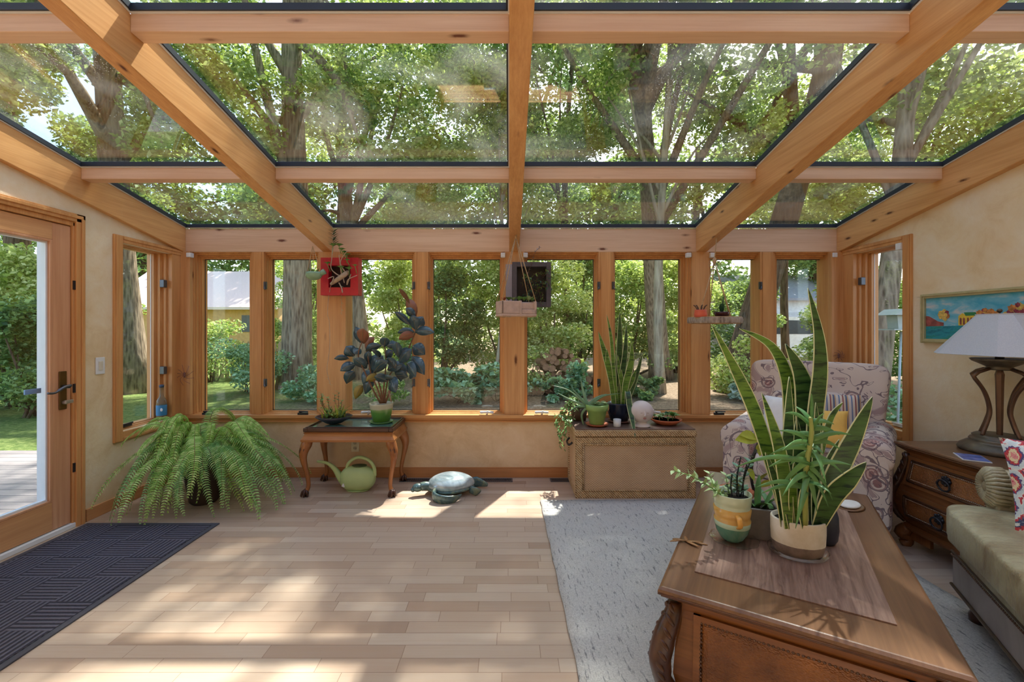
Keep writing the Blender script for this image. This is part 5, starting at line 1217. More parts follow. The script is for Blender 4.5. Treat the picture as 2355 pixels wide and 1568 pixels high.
# lamp
m_iron = plain('bronzed_iron', srgb(104, 96, 84), .42, .5, var=.35, sc=18, bump=.3); m_iron2 = plain('brown_iron', srgb(110, 84, 68), .35, .5, var=.2, sc=14)
lp = thing('table_lamp', 'iron table lamp with a faceted white shade on the bombe chest', 'lamp', (2.775, 2.46, .63))
MB().lathe([(0, 0), (.165, 0), (.172, .012), (.165, .03), (.135, .052), (.12, .058), (.125, .066), (.118, .076), (.108, .078), (.112, .09), (.10, .098), (0, .098)], seg=40).build('base', m_iron, lp)
b = MB()
for k in range(4):
    a = k*PI/2+PI/2+.0; dx, dy = math.cos(a), math.sin(a)
    b.tube(bez([(dx*.10, dy*.10, .095), (dx*.07, dy*.07, .17), (dx*.055, dy*.055, .24), (dx*.085, dy*.085, .34), (dx*.15, dy*.15, .428)], 5)+[Vector((dx*.12, dy*.12, .452)), Vector((dx*.06, dy*.06, .472))], .0095, 8)
for k in range(2):
    a = k*PI; dx, dy = math.cos(a), math.sin(a)
b.build('curved_ribs', m_iron2, lp)
MB().tube([(0, 0, .09), (0, 0, .40), (0, 0, .44), (0, 0, .47)], [.013, .018, .02, .012], 6, sm=False).build('stem', m_iron2, lp)
MB().lathe([(0, .465), (.055, .465), (.062, .474), (.052, .482), (.07, .492), (.112, .515), (.122, .528), (.116, .53), (0, .52)], seg=36).tube([(0, 0, .52), (0, 0, .60)], .019, 12).build('cup', m_iron, lp)
oct_ = [(-.195, -.16), (-.1, -.28), (.1, -.28), (.17, -.16), (.17, .16), (.1, .28), (-.1, .28), (-.195, .16)]
zb_, zt_ = .55, .782; vs = [(x, y, zb_) for x, y in oct_]+[(x*.98, y*.98, zb_+.006) for x, y in oct_]+[(x*.34, y*.34, zt_-.006) for x, y in oct_]+[(x*.35, y*.35, zt_) for x, y in oct_]
m_shade = N('linen_shade'); nz = m_shade.noise(m_shade.obj(), 220, 3); dfn = m_shade.n('BsdfDiffuse'); m_shade.l(m_shade.ramp(nz, [(.3, srgb(214, 220, 232)), (.7, srgb(236, 240, 248))]), dfn.inputs[0]); tln = m_shade.n('BsdfTranslucent'); tln.inputs[0].default_value = srgb(232, 236, 246)
mxn = m_shade.n('MixShader'); mxn.inputs[0].default_value = .35; m_shade.l(dfn.outputs[0], mxn.inputs[1]); m_shade.l(tln.outputs[0], mxn.inputs[2]); m_shade.l(mxn.outputs[0], m_shade.out.inputs[0]); m_shade = m_shade.m
MB().add(vs, [(i*8+j, i*8+(j+1) % 8, (i+1)*8+(j+1) % 8, (i+1)*8+j) for i in range(3) for j in range(8)]).build('lamp_shade', m_shade, lp, solid=.003)
MB().tube([(0, 0, .60), (0, 0, .80)], .004, 6).ell((0, 0, .80), (.012, .012, .012), 12, 8).tube([(-.06, 0, zt_-.01), (.06, 0, zt_-.01)], .003, 6).build('harp_and_finial', m_iron, lp)
ck = thing('booklet', 'small blue booklet on the bombe chest in front of the lamp', 'booklet', (2.49, 2.34, .631), -.55)
MB().box(-.055, .055, -.075, .075, 0, .005).build('pages', m_white, ck)
s = N('booklet_cover'); nz = s.noise(s.obj(), 18, 4, .6)
MB().box(-.05, .052, -.07, .07, .005, .0062).build('cover', s.bsdf(s.ramp(nz, [(.35, srgb(40, 60, 140)), (.6, srgb(110, 130, 200)), (.75, srgb(190, 150, 190))]), .3), ck)
# painting on the right wall
pt = thing('painting', 'framed lakeside painting with a yellow pavilion on the right wall', 'painting', (XR, 2.66, 1.40))
m_gold = plain('pale_gold_frame', srgb(186, 176, 134), .45, .2, var=.12, sc=20)
b = MB(); ring(b, -.455, .455, -.172, .172, .030, -.028, 0, lambda u, v, t: (t, u, v)); ring(b, -.448, .448, -.165, .165, .010, -.034, -.028, lambda u, v, t: (t, u, v)); b.build('frame', m_gold, pt, bevel=.003)
s = N('painted_sky'); n1 = s.noise(s.mapped((1, 4, 9)), 2, 5, .6, .5); m_psky = s.bsdf(s.ramp(n1, [(.35, srgb(70, 170, 206)), (.55, srgb(120, 190, 216)), (.7, srgb(206, 206, 210))]), .5)
s = N('painted_water'); n1 = s.noise(s.mapped((1, 5, 14)), 2, 5, .6, .8); m_pwat = s.bsdf(s.ramp(n1, [(.35, srgb(20, 110, 130)), (.5, srgb(40, 150, 170)), (.65, srgb(40, 130, 90)), (.8, srgb(70, 80, 130))]), .5)
m_phill = plain('painted_hill', srgb(150, 80, 76), .6, var=.45, sc=40); m_paut = plain('painted_autumn', srgb(200, 130, 70), .6, var=.5, sc=55); m_pyel = plain('painted_yellow', srgb(232, 196, 70), .6, var=.15, sc=60); m_pgr = plain('painted_green', srgb(50, 130, 80), .6); m_pred = plain('painted_crimson', srgb(150, 60, 76), .6, var=.4, sc=60)
cv = MB().box(-.012, -.008, -.43, .43, -.145, .145).build('canvas', m_psky, pt)
def flat(name, poly, m, off): MB().prism(poly, lambda u, v, t: (t, u, v), -.0125-off, -.012).build(name, m, cv)
# the left of the picture is the far end (larger y)
flat('water', [(-.43, -.145), (.43, -.145), (.43, -.055), (-.43, -.045)], m_pwat, .0006)
flat('shore', [(.43, -.055), (.43, .02), (.40, .015), (.34, -.02), (.30, -.03), (.30, -.052)], m_phill, .0010)
def blob(name, c, r, m, off, n=22): flat(name, [(c[0]+r*(1+.18*math.sin(k*5.3+c[0]*9))*math.cos(2*PI*k/n), c[1]+r*(1+.18*math.sin(k*5.3+c[0]*9))*math.sin(2*PI*k/n)) for k in range(n)], m, off)
tb_ = {0: MB(), 1: MB(), 2: MB()}
for i in range(150):
    if i < 26: a_ = rnd.uniform(0, 2*PI); r0 = rnd.uniform(0, .04); y, z, r, c_ = .285+r0*math.cos(a_), .022+r0*math.sin(a_)*.9, rnd.uniform(.008, .016), (2 if r0*math.cos(a_) > .0 else rnd.choice([0, 1]))
    else:
        y = rnd.uniform(-.42, .09); top_ = .02+(.09-y)*.19+.02*math.sin(y*40); z = rnd.uniform(-.045, top_); r = rnd.uniform(.010, .022); c_ = rnd.choice([0, 0, 1, 1, 2])
    n_ = 12; o_ = .0012+.00001*i
    tb_[c_].prism([(y+r*(1+.2*math.sin(k*2.7+i))*math.cos(2*PI*k/n_), z+r*(1+.2*math.sin(k*3.1+i))*math.sin(2*PI*k/n_)) for k in range(n_)], lambda u, v, t: (t, u, v), -.0125-o_, -.012)
for c_, (nm_, m_) in enumerate([('orange_trees', m_paut), ('crimson_trees', m_pred), ('golden_trees', plain('painted_gold', srgb(214, 182, 96), .6, var=.35, sc=70))]): tb_[c_].build(nm_, m_, cv)
flat('water_reflection', [(.22, -.145), (.0, -.145), (.02, -.09), (.10, -.07), (.2, -.08)], plain('painted_reflection', srgb(50, 140, 96), .5, var=.4, sc=60), .0009)
flat('jetty', [(.09, -.048), (.0, -.05), (-.05, -.046), (-.05, -.040), (.09, -.040)], plain('painted_violet', srgb(104, 78, 140), .6, var=.3, sc=60), .0034)
flat('pavilion', [(.20, -.05), (.20, .012), (.175, .03), (.15, .012), (.09, .012), (.09, -.05)], m_pyel, .0030)
flat('pavilion_roof', [(.165, .034), (.10, .034), (.082, .012), (.155, .012)], m_pgr, .0034)
for y in (.185, .165, .14, .12, .102): flat('arch', [(y-.006, -.045), (y+.006, -.045), (y+.006, -.005), (y, .002), (y-.006, -.005)], m_phill, .0036)

# ================================================================ sofa
s = N('olive_leather'); n1 = s.noise(s.obj(), 3, 5, .6, .6); vv = s.n('TexVoronoi', feature='DISTANCE_TO_EDGE'); vv.inputs['Scale'].default_value = 60; s.l(s.obj(), vv.inputs['Vector']); n3 = s.noise(s.mapped((14, 3, 3)), 2, 4, .6, .5)
hgt = s.math('ADD', s.math('MULTIPLY', n3, 1.2), s.math('MULTIPLY', vv.outputs['Distance'], .3))
m_sofa = s.bsdf(s.ramp(n1, [(.3, srgb(134, 112, 84)), (.5, srgb(182, 174, 144)), (.7, srgb(204, 200, 174))]), .36, 0, .5, hgt, .35, .02)
s = N('taupe_leather'); n1 = s.noise(s.obj(), 3, 5, .6, .6)
m_sof2 = s.bsdf(s.ramp(n1, [(.3, srgb(124, 108, 98)), (.7, srgb(170, 158, 150))]), .42, 0, .45, n1, .1, .01)
m_pipe = plain('dark_piping', srgb(88, 70, 52), .4)
ang = math.atan2(-.877, -.48)
sf = thing('sofa', 'olive leather sofa with nailhead trim cut off by the right edge', 'sofa', (2.085, 2.075, 0), ang)
MB().box(.0, 2.0, .02, .80, .115, .262).build('base', m_sof2, sf, bevel=.012)
rbox(MB(), (1.0, .42, .30), (2.01, .80, .13), .12).build('front_rail', m_sofa, sf)
b = MB()
for k in range(150):
    x = .01+k*.0135; b.ell((x, .016, .262), (.0055, .004, .0055), 7, 4)
b.build('nailheads', m_iron2, sf)
b = MB().tube([(.0, .018, .118), (2.0, .018, .118)], .007, 8).tube([(.0, .02, .276), (2.0, .02, .276)], .005, 8); b.build('piping', m_pipe, sf)
cu = MB()
def cushfn(p):
    x, y, z = p; return (x, y+.004*math.sin(x*55)*(1 if y < -.25 else 0), z+.012*(1-(y/.36)**2)+.003*math.sin(x*40+y*9))
rbox(cu, (.50, .33, .425), (1.02, .72, .17), .22, seg=64, rings=24, fn=cushfn)
cq = cu.build('seat_cushion', m_sofa, sf)
c2 = MB(); rbox(c2, (1.52, .33, .425), (1.0, .72, .17), .22, seg=64, rings=24, fn=cushfn); c2.build('seat_cushion', m_sofa, sf)
pts = [Vector((.03+.94*k/30, -.02, .485)) for k in range(31)]
MB().tube([(.012, .64, .492), (.010, .05, .488), (.035, .0, .486)]+[(x, -.012, .486) for x in (.1, .5, .9, 1.0)], .0045, 8).build('cushion_piping', m_pipe, cq)
b = MB().tube([(-.0, .17, .60), (-.0, .80, .62)], .082, 24)
nn = 28
b2 = MB()
for k in range(nn):
    a = 2*PI*k/nn; b2.tube([(.0+.022*math.cos(a), .135, .60+.022*math.sin(a)), (.055*math.cos(a), .125, .60+.055*math.sin(a)), (.082*math.cos(a), .145, .60+.082*math.sin(a)), (.086*math.cos(a), .19, .60+.086*math.sin(a))], [.006, .009, .010, .008], 6)
b2.ell((0, .135, .60), (.024, .012, .024), 14, 8)
ar = b.box(-.05, .06, .15, .8, .26, .58).build('arm', m_sofa, sf, bevel=.01); b2.build('pleated_scroll', m_sofa, ar)
rbox(MB(), (1.0, .76, .62), (2.1, .22, .62), .25).build('backrest', m_sofa, sf)
for x, y in ((.10, .08), (1.9, .08), (.1, .74), (1.9, .74)): MB().lathe([(.02, 0), (.034, .01), (.036, .04), (.022, .07), (.03, .09), (.03, .118)], (x, y, 0), 18).build('foot', m_dkw, sf)
# patterned pillow on the sofa
s = N('paisley_print'); vv = s.n('TexVoronoi', feature='F1'); vv.inputs['Scale'].default_value = 10.5; vv.inputs['Randomness'].default_value = .3; s.l(s.obj(), vv.inputs['Vector'])
n1 = s.noise(s.obj(), 34, 4, .7, 1.5); d = s.math('ADD', vv.outputs['Distance'], s.math('MULTIPLY', s.math('SUBTRACT', n1, .5), .42))
m_pais = s.bsdf(s.ramp(d, [(0, srgb(196, 60, 84)), (.14, srgb(232, 150, 150)), (.2, srgb(238, 220, 180)), (.3, srgb(196, 70, 80)), (.38, srgb(90, 80, 130)), (.44, srgb(214, 226, 232)), (.56, srgb(234, 236, 234)), (.62, srgb(200, 70, 80)), (.7, srgb(70, 84, 120)), (.78, srgb(226, 232, 232))]), .9)
for nd in s.t.nodes:
    if nd.bl_idname == 'ShaderNodeValToRGB': nd.color_ramp.interpolation = 'CONSTANT'
Rp = Matrix.Rotation(ang, 3, 'Z')@Matrix.Rotation(PI/2, 3, 'Z')@Matrix.Rotation(math.radians(70), 3, 'X')
pc_ = Vector((2.085, 2.075, 0))+Matrix.Rotation(ang, 3, 'Z')@Vector((.25, .34, .685))
pp = thing('cushion', 'red, blue and white patterned cushion on the leather sofa', 'cushion', tuple(pc_))
pillow_mesh(.23, .19, .085, Rp, (0, 0, 0)).build('cover', m_pais, pp)
# ================================================================ plants on the coffee table
# white and grey oval planter joined by a grey box planter
m_conc = plain('grey_concrete', srgb(128, 122, 120), .7, var=.22, sc=14, bump=.2)
s = N('two_tone_concrete'); sp = s.n('SeparateXYZ'); s.l(s.obj(), sp.inputs[0]); nz = s.noise(s.obj(), 11, 5, .6); nl = s.noise(s.obj(), 30, 3)
up = s.math('GREATER_THAN', s.math('ADD', sp.outputs[2], s.math('MULTIPLY', nl, .006)), .056)
m_two = s.bsdf(s.mix(up, s.ramp(nz, [(.3, srgb(96, 82, 76)), (.7, srgb(158, 142, 132))]), s.ramp(nz, [(.35, srgb(206, 196, 176)), (.7, srgb(232, 228, 218))])), .6, 0, .3, nz, .2, .004)
WX, WY = 1.105, 1.665
wpn = thing('snake_plant', 'big variegated snake plant in a white and grey planter on the coffee table', 'potted plant', (WX, WY, Z2))
def oval(prof, sx=1.0, sy=.72): return MB().lathe(prof, seg=48, sx=sx, sy=sy)
Ro = Matrix.Rotation(-.25, 3, 'Z')
MB().lathe([(0, .006), (.066, .006), (.082, .016), (.090, .05), (.092, .09), (.092, .138), (.0905, .142), (.084, .142), (.083, .12), (0, .118)], seg=48, sx=1, sy=.8, R=Ro).build('pot', m_two, wpn)
MB().lathe([(0, .128), (.083, .126)], seg=30, sx=1, sy=.8, R=Ro).build('soil', m_soil, wpn)
MB().lathe([(0, 0), (.08, 0), (.098, .008), (.104, .022), (.101, .022), (.09, .006), (0, .005)], seg=40, sx=1, sy=.82, R=Ro).build('saucer', glassmat('clear_saucer', (.96, .96, .95, 1)), wpn)
SL = [([(1868, 1215), (1868, 1080), (1872, 960), (1884, 850), (1880, 760), (1858, 662)], 17, 0, 1.67, 1.72),
      ([(1862, 1215), (1862, 1080), (1855, 980), (1842, 870), (1806, 790)], 25, 0, 1.70, 1.75),
      ([(1812, 1210), (1812, 1080), (1816, 980), (1808, 870), (1772, 795), (1700, 755)], 15, 1, 1.72, 1.80),
      ([(1808, 1210), (1770, 1060), (1735, 950), (1690, 850), (1636, 745)], 14, 1, 1.68, 1.70),
      ([(1812, 1215), (1806, 1130), (1788, 1020), (1752, 903)], 14, 1, 1.62, 1.62),
      ([(1820, 1215), (1806, 1100), (1812, 980), (1815, 866)], 13, 0, 1.62, 1.64),
      ([(1880, 1215), (1910, 1110), (1958, 1010), (2006, 912)], 22, 0, 1.64, 1.60),
      ([(1878, 1215), (1912, 1140), (1950, 1100), (1992, 1062)], 22, 0, 1.62, 1.54),
      ([(1872, 1215), (1874, 1100), (1878, 1000), (1876, 925)], 9, 0, 1.64, 1.66),
      ([(1800, 1210), (1790, 1130), (1778, 1090), (1760, 1040)], 8, 0, 1.64, 1.62),
      ([(1840, 1215), (1838, 1100), (1834, 1030), (1832, 960)], 14, 0, 1.68, 1.72),
      ([(1885, 1200), (1892, 1120), (1905, 1060), (1930, 1010)], 9, 0, 1.69, 1.73),
      ([(1826, 1210), (1822, 1140), (1828, 1060)], 9, 1, 1.63, 1.6),
      ([(1850, 1215), (1845, 1160), (1848, 1110)], 10, 0, 1.60, 1.58),
      ([(1890, 1040), (1896, 1000), (1912, 955), (1938, 925)], 9, 2, 1.76, 1.80)]
for P_, w_, kd, ya, yb in SL:
    snake_leaf(wpn, P_, ya, yb, w_*1.15, min(kd, 1), view=(0, -1, 0) if kd != 2 else (.3, -1, 0))
m_spk = plain('spiky_leaf', srgb(98, 146, 84), .35, var=.3, sc=8)
ap = thing('spiky_aloe', 'bright green spiky aloe growing out of the oval planter', 'potted plant', (1.135, 1.625, Z2+.12))
st_px = [(1850, 1205), (1852, 1120), (1856, 1060), (1866, 1000), (1864, 960)]
b = MB(); b.tube(bez([at(x, y, 1.60-.02*i) for i, (x, y) in enumerate(st_px)], 4), interp([.011, .009, .006], 17), 8)
b.build('stem', plain('aloe_stem', srgb(150, 160, 84), .5), ap, world=True)
SPK = [(1864, 965, 1866, 905), (1864, 970, 1830, 935), (1866, 970, 1918, 975), (1862, 980, 1805, 950), (1868, 985, 1930, 1000), (1860, 1010, 1790, 990), (1868, 1015, 1935, 1035), (1868, 1010, 1960, 1000), (1862, 1030, 1770, 1045), (1870, 1035, 1900, 1110), (1858, 1060, 1765, 1075), (1858, 1060, 1790, 1130), (1860, 1065, 1690, 1075), (1862, 1070, 1960, 1070), (1862, 1075, 1915, 1150), (1858, 1085, 1905, 1165), (1854, 1090, 1800, 1140), (1856, 1095, 1838, 1185), (1860, 1100, 1880, 1180), (1858, 1040, 1816, 1070), (1862, 1045, 1940, 1090), (1864, 1000, 1822, 1000), (1864, 990, 1895, 950), (1852, 1120, 1750, 1135), (1852, 1125, 1740, 1120), (1852, 1130, 1830, 1215), (1862, 1020, 1800, 1035), (1866, 1025, 1895, 1045), (1855, 1110, 1912, 1135)]
for i, (x0, y0, x1, y1) in enumerate(SPK):
    Ya = 1.555; p0 = at(x0, y0, Ya); p1 = at(x1, y1, Ya+rnd.uniform(-.10, .05)); v_ = p1-p0; n_ = 8
    pts = [p0+v_*(j/7)+Vector((0, 0, 1))*math.sin(PI*j/7)*v_.length*.10 for j in range(n_)]
    MB().blade(pts, [.0095*q for q in (1, 1.0, .95, .85, .7, .5, .28, .02)], v_.cross(Vector((.2*math.sin(i), -1, .5))), .45).build('leaf', m_spk, ap, world=True, solid=.0025)
# left hand bromeliad-like offset rosette over the grey box
bxp = thing('box_planter', 'square grey concrete planter beside the white oval planter', 'planter', (1.045, 1.83, Z2), -.32)
b = MB().box(-.075, .075, -.06, -.048, 0, .125).box(-.075, .075, .048, .06, 0, .125).box(-.075, -.063, -.048, .048, 0, .125).box(.063, .075, -.048, .048, 0, .125).box(-.07, .07, -.055, .055, 0, .01)
b.build('box', m_conc, bxp, bevel=.004)
MB().box(-.064, .064, -.049, .049, .01, .112).build('soil', m_soil, bxp)
b = MB()
for i, (dx, L, e, az) in enumerate([(-.03, .2, 1.25, 2.6), (-.02, .17, 1.0, 3.4), (.0, .19, 1.35, 1.2), (.02, .15, .9, -.4), (-.05, .16, .8, 4.2), (-.01, .14, .6, 3.0), (.03, .18, 1.2, .3), (.0, .15, .7, 5.0), (-.04, .13, 1.1, 3.7), (.05, .16, .8, 2.0), (-.05, .19, 1.3, 3.1)]):
    rleaf(b, (dx, 0, .11), (math.cos(az)*math.cos(e), math.sin(az)*math.cos(e), math.sin(e)), L, .013, .3, .5, n=8, prof=(.8, 1, .95, .8, .55, .05))
b.build('leaves', m_spk, bxp)
# jade cuttings with big lime leaves behind
jp = thing('terracotta_pot', 'terracotta pot with a twisted lime-leaved cutting behind the cup planter', 'potted plant', (1.06, 2.03, Z2))
MB().lathe([(0, 0), (.05, 0), (.066, .09), (.072, .092), (.074, .115), (.066, .116), (.06, .10), (0, .098)], seg=30).lathe([(0, 0), (.07, 0), (.08, .012), (.07, .008)], seg=30).build('pot', m_terra, jp)
MB().lathe([(0, .104), (.062, .102)], seg=20).build('soil', m_soil, jp)
b = MB(); tw = [at(x, y, 2.02) for x, y in [(1745, 1170), (1728, 1100), (1730, 1060), (1738, 1035), (1745, 1015)]]
b.tube(bez(tw, 4), interp([.006, .008, .005], 17), 7, mi=1)
for (x0, y0, x1, y1, w_) in [(1742, 1015, 1690, 1012, 13), (1740, 1010, 1700, 1000, 10), (1745, 1010, 1735, 975, 11), (1748, 1010, 1760, 985, 10), (1745, 1020, 1765, 1040, 12), (1742, 1022, 1748, 1050, 10), (1760, 1020, 1815, 1030, 9), (1750, 1018, 1800, 1008, 9), (1700, 1130, 1690, 1095, 9), (1740, 1110, 1770, 1085, 9), (1735, 1105, 1718, 1080, 8), (1745, 1120, 1790, 1110, 8)]:
    p0 = at(x0, y0, 2.0); p1 = at(x1, y1, 1.97+rnd.uniform(-.06, .04)); v_ = p1-p0
    b.blade([p0+v_*(j/5)+Vector((0, 0, .012))*math.sin(PI*j/5) for j in range(6)], [w_*.00195*q for q in (.1, .75, 1, .95, .6, .03)], v_.cross(Vector((.2, -1, .3))), .2)
b.build('cutting', [m_yel, m_blackp], jp, world=True)
m_jade = plain('jade_leaf', srgb(88, 132, 112), .3, var=.3, sc=12)
# cup planter: three stacked cups
s = N('cup_glazes'); sp = s.n('SeparateXYZ'); s.l(s.obj(), sp.inputs[0]); nz = s.noise(s.obj(), 18, 4, .6, 1)
zz = s.math('ADD', sp.outputs[2], s.math('MULTIPLY', nz, .004))
r_ = s.n('ValToRGB'); e = r_.color_ramp; e.interpolation = 'CONSTANT'
e.elements[0].position = 0; e.elements[0].color = srgb(36, 122, 108); e.elements[1].position = .99; e.elements[1].color = srgb(176, 192, 160)
for p_, c_ in [(.30, srgb(170, 200, 176)), (.40, srgb(206, 154, 52)), (.67, srgb(184, 200, 172))]:
    q_ = e.elements.new(p_); q_.color = c_
s.l(s.math('DIVIDE', zz, .20), r_.inputs[0])
m_cup = s.bsdf(s.mix(s.math('MULTIPLY', nz, .3), r_.outputs[0], srgb(214, 214, 190)), .15, 0, .6)
cp = thing('cup_planter', 'planter shaped as three stacked cups, green, yellow and teal, with jade cuttings', 'planter', (.905, 1.765, Z2+.012))
MB().lathe([(0, 0), (.038, 0), (.046, .01), (.060, .035), (.066, .062), (.068, .082), (.063, .084), (.0665, .10), (.070, .128), (.0655, .131), (.069, .150), (.0725, .186), (.0715, .188), (.067, .187), (.064, .165), (0, .16)], seg=44).build('cups', m_cup, cp)
MB().lathe([(0, .172), (.065, .168)], seg=24).build('soil', m_soil, cp)
MB().tube(bez([(-.012, -.066, .118), (-.016, -.088, .112), (-.014, -.09, .088), (-.008, -.066, .072)], 5), .0065, 8, flat=1.6).build('handle', plain('cup_handle', srgb(226, 170, 84), .2), cp)
b = MB()
sprig(b, [(-.03, 0, .17), (-.09, -.02, .21), (-.17, -.03, .26), (-.25, -.03, .285)], 30, .034, .008, 1, 0, .003, .1)
for (dx, dy, hx_, hz_) in [(-.03, -.02, -.09, .27), (.0, .02, -.02, .25), (-.02, .03, -.07, .23)]:
    sprig(b, [(dx, dy, .17), (dx*1.2+hx_*.4, dy, .20), (dx+hx_*.8, dy, hz_)], 12, .028, .009, 1, 0, .0025, .1)
b.build('pale_cutting', [m_g2, m_g1], cp)
b = MB()
for (dx, hx_, hz_) in [(.02, .035, .33), (.03, .02, .27), (.0, .0, .26), (.045, .06, .30), (.035, .10, .36)]:
    pts = bez([(dx, 0, .17), (dx+(hx_-dx)*.4, .01, .17+(hz_-.17)*.5), (hx_, .0, hz_)], 5); b.tube(pts, .003, 6, mi=1)
    for k in range(8):
        p = pts[2+k % (len(pts)-2)]; a = k*1.57+.4; rleaf(b, p, (math.cos(a), math.sin(a)*.8, .5), .034, .011, .1, .15, n=5, prof=(.4, 1, 1, .7, .05))
b.build('jade_cutting', [m_jade, m_blackp], cp)
gd = thing('glass_dish', 'scalloped clear glass dish under the stacked cup planter', 'dish', (.908, 1.757, Z2))
m_cl = glassmat('dish_glass', (.96, .96, .95, 1))
MB().lathe([(0, .002), (.045, .0), (.06, .006), (.085, .014), (.088, .018), (.082, .018), (.055, .011), (0, .008)], seg=64, fn=lambda a, z: 1+(.06*abs(math.sin(a*5)) if z > .011 else 0)).build('dish', m_cl, gd)
nv = thing('navy_vase', 'dark navy rounded vase right behind the white oval planter', 'vase', (1.275, 1.755, Z2))
MB().lathe([(0, 0), (.032, 0), (.043, .02), (.047, .06), (.045, .11), (.036, .145), (.03, .16), (.034, .175), (.028, .176), (.024, .16), (0, .15)], seg=36).build('body', plain('matt_navy', srgb(46, 52, 70), .45, var=.15), nv)
MB().tube(bez([(-.03, .0, .16), (-.05, -.01, .175), (-.062, -.01, .15)], 5), .006, 8).build('lip', plain('slate_lip', srgb(96, 108, 132), .4), nv)
ws = thing('white_stone', 'flat oval white stone on the far corner of the coffee table', 'stone', (1.66, 2.12, .4605), .6)
MB().ell((0, 0, .012), (.062, .042, .012), 24, 8).build('stone', plain('white_pebble', srgb(222, 220, 216), .55, var=.06, sc=40), ws)
MB().ell((0, 0, .003), (.085, .058, .004), 24, 6).build('wood_slab', m_top, ws)
# lizard-like metal clip at the left edge of the table
lz = thing('leaf_sprig', 'brown dried leaf sprig lying on the left edge of the coffee table', 'dried leaves', (.72, 1.765, .4605))
b = MB()
for (x0, y0, x1, y1, w_) in [(-.05, .02, .0, .0, .008), (0, 0, .06, -.01, .007), (0, 0, .03, -.05, .007), (0, 0, .01, .04, .007), (-.02, .01, -.07, -.005, .007), (.03, -.005, .07, -.035, .006)]:
    p0 = Vector((x0, y0, .004)); p1 = Vector((x1, y1, .006)); v_ = p1-p0
    b.blade([p0+v_*j/4 for j in range(5)], [w_*q for q in (.4, 1, 1, .7, .05)], v_.cross(Vector((0, 0, 1))), .2)
b.build('leaves', plain('dried_brown_leaf', srgb(132, 90, 48), .5), lz, solid=.002)

# ================================================================ hanging things
m_red = plain('red_frame_paint', srgb(190, 26, 44), .4, var=.1, sc=30); m_box = plain('dark_box', srgb(46, 24, 22), .7)
rf = thing('wall_planter', 'red square framed wall planter full of succulents on the pine post', 'wall planter', (-1.468, 3.855, 1.782))
b = MB(); hw_ = .163
for (poly) in ([(-hw_, -hw_), (hw_, -hw_), (.095, -.095), (-.095, -.095)], [(hw_, -hw_), (hw_, hw_), (.095, .095), (.095, -.095)], [(hw_, hw_), (-hw_, hw_), (-.095, .095), (.095, .095)], [(-hw_, hw_), (-hw_, -hw_), (-.095, -.095), (-.095, .095)]):
    b.prism([(u*.998, v*.998) for u, v in poly], lambda u, v, t: (u, t, v), -.095, 0)
b.build('frame', m_red, rf, bevel=.002)
MB().box(-.096, .096, -.03, -.001, -.096, .096).build('back_panel', m_box, rf)
def crf(x, y, Y=3.72): return at(700+x/6.53, 520+y/6.53, Y)
b = MB()
b.tube(bez([crf(400, 870, 3.76), crf(500, 800, 3.72), crf(600, 730, 3.70), crf(650, 690, 3.74)], 4), interp([.012, .02, .022, .016], 13), 9)
for L_ in ([(560, 760), (470, 710), (400, 630), (410, 500), (420, 330)], [(560, 740), (540, 600), (520, 430)], [(640, 880), (660, 800), (790, 740)], [(520, 850), (560, 930), (575, 1000)], [(640, 880), (700, 720)], [(400, 880), (440, 760), (350, 790)], [(580, 760), (600, 850)], [(620, 700), (540, 560), (590, 440), (640, 380)]):
    p = bez([crf(x, y, 3.72-.02*j) for j, (x, y) in enumerate(L_)], 4); b.tube(p, interp([.0055, .003], len(p)), 6)
b.build('stems', m_pstem, rf, world=True)
for (x, y, L, n_) in [(430, 300, .05, 8), (520, 300, .05, 10), (560, 360, .045, 9), (640, 440, .045, 10), (345, 570, .045, 8), (550, 630, .045, 9), (670, 650, .045, 9), (600, 400, .04, 8), (760, 600, .035, 7), (640, 520, .035, 8)]:
    b = MB(); c = crf(x, y, 3.70); rosette(b, c, n_+3, L*.9, L*.2, .55, layers=3)
    b.tube([c, c+Vector((rnd.uniform(-.02, .02), .03, -.06))], .003, 5)
    b.build('rosette', m_g1, rf, world=True)
b = MB()
for k in range(26):
    y = 300-k*9.5; a = (-1)**k; c = crf(435+rnd.uniform(-6, 6), y, 3.70); rleaf(b, c, (a*.8, rnd.uniform(-.6, .3), .55), .065*(1-.3*k/26), .0065, .1, .3, n=5, prof=(.8, 1, .8, .5, .03))
b.build('spiky_top', m_g4, rf, world=True)
b = MB()
p = bez([crf(400, 880, 3.75), crf(360, 1100, 3.77), crf(350, 1330, 3.77), crf(375, 1450, 3.77), at(758, 800, 3.77), at(752, 850, 3.77), at(760, 885, 3.76)], 6); b.tube(p, .0022, 5)
p2 = bez([crf(560, 900, 3.75), crf(555, 1100, 3.77), crf(560, 1330, 3.77)], 5); b.tube(p2, .0018, 5)
b.build('trailing_stem', m_pstem, rf, world=True)
b = MB()
for k in range(10): rleaf(b, p2[k], ((-1)**k, -.3, -.5), .02, .005, .2, .2, n=4, prof=(.5, 1, .7, .05))
for k in range(5): rleaf(b, p[-1-k], ((-1)**k, -.3, .3), .022, .005, .2, .2, n=4, prof=(.5, 1, .7, .05))
b.build('trailing_leaves', m_g2, rf, world=True)
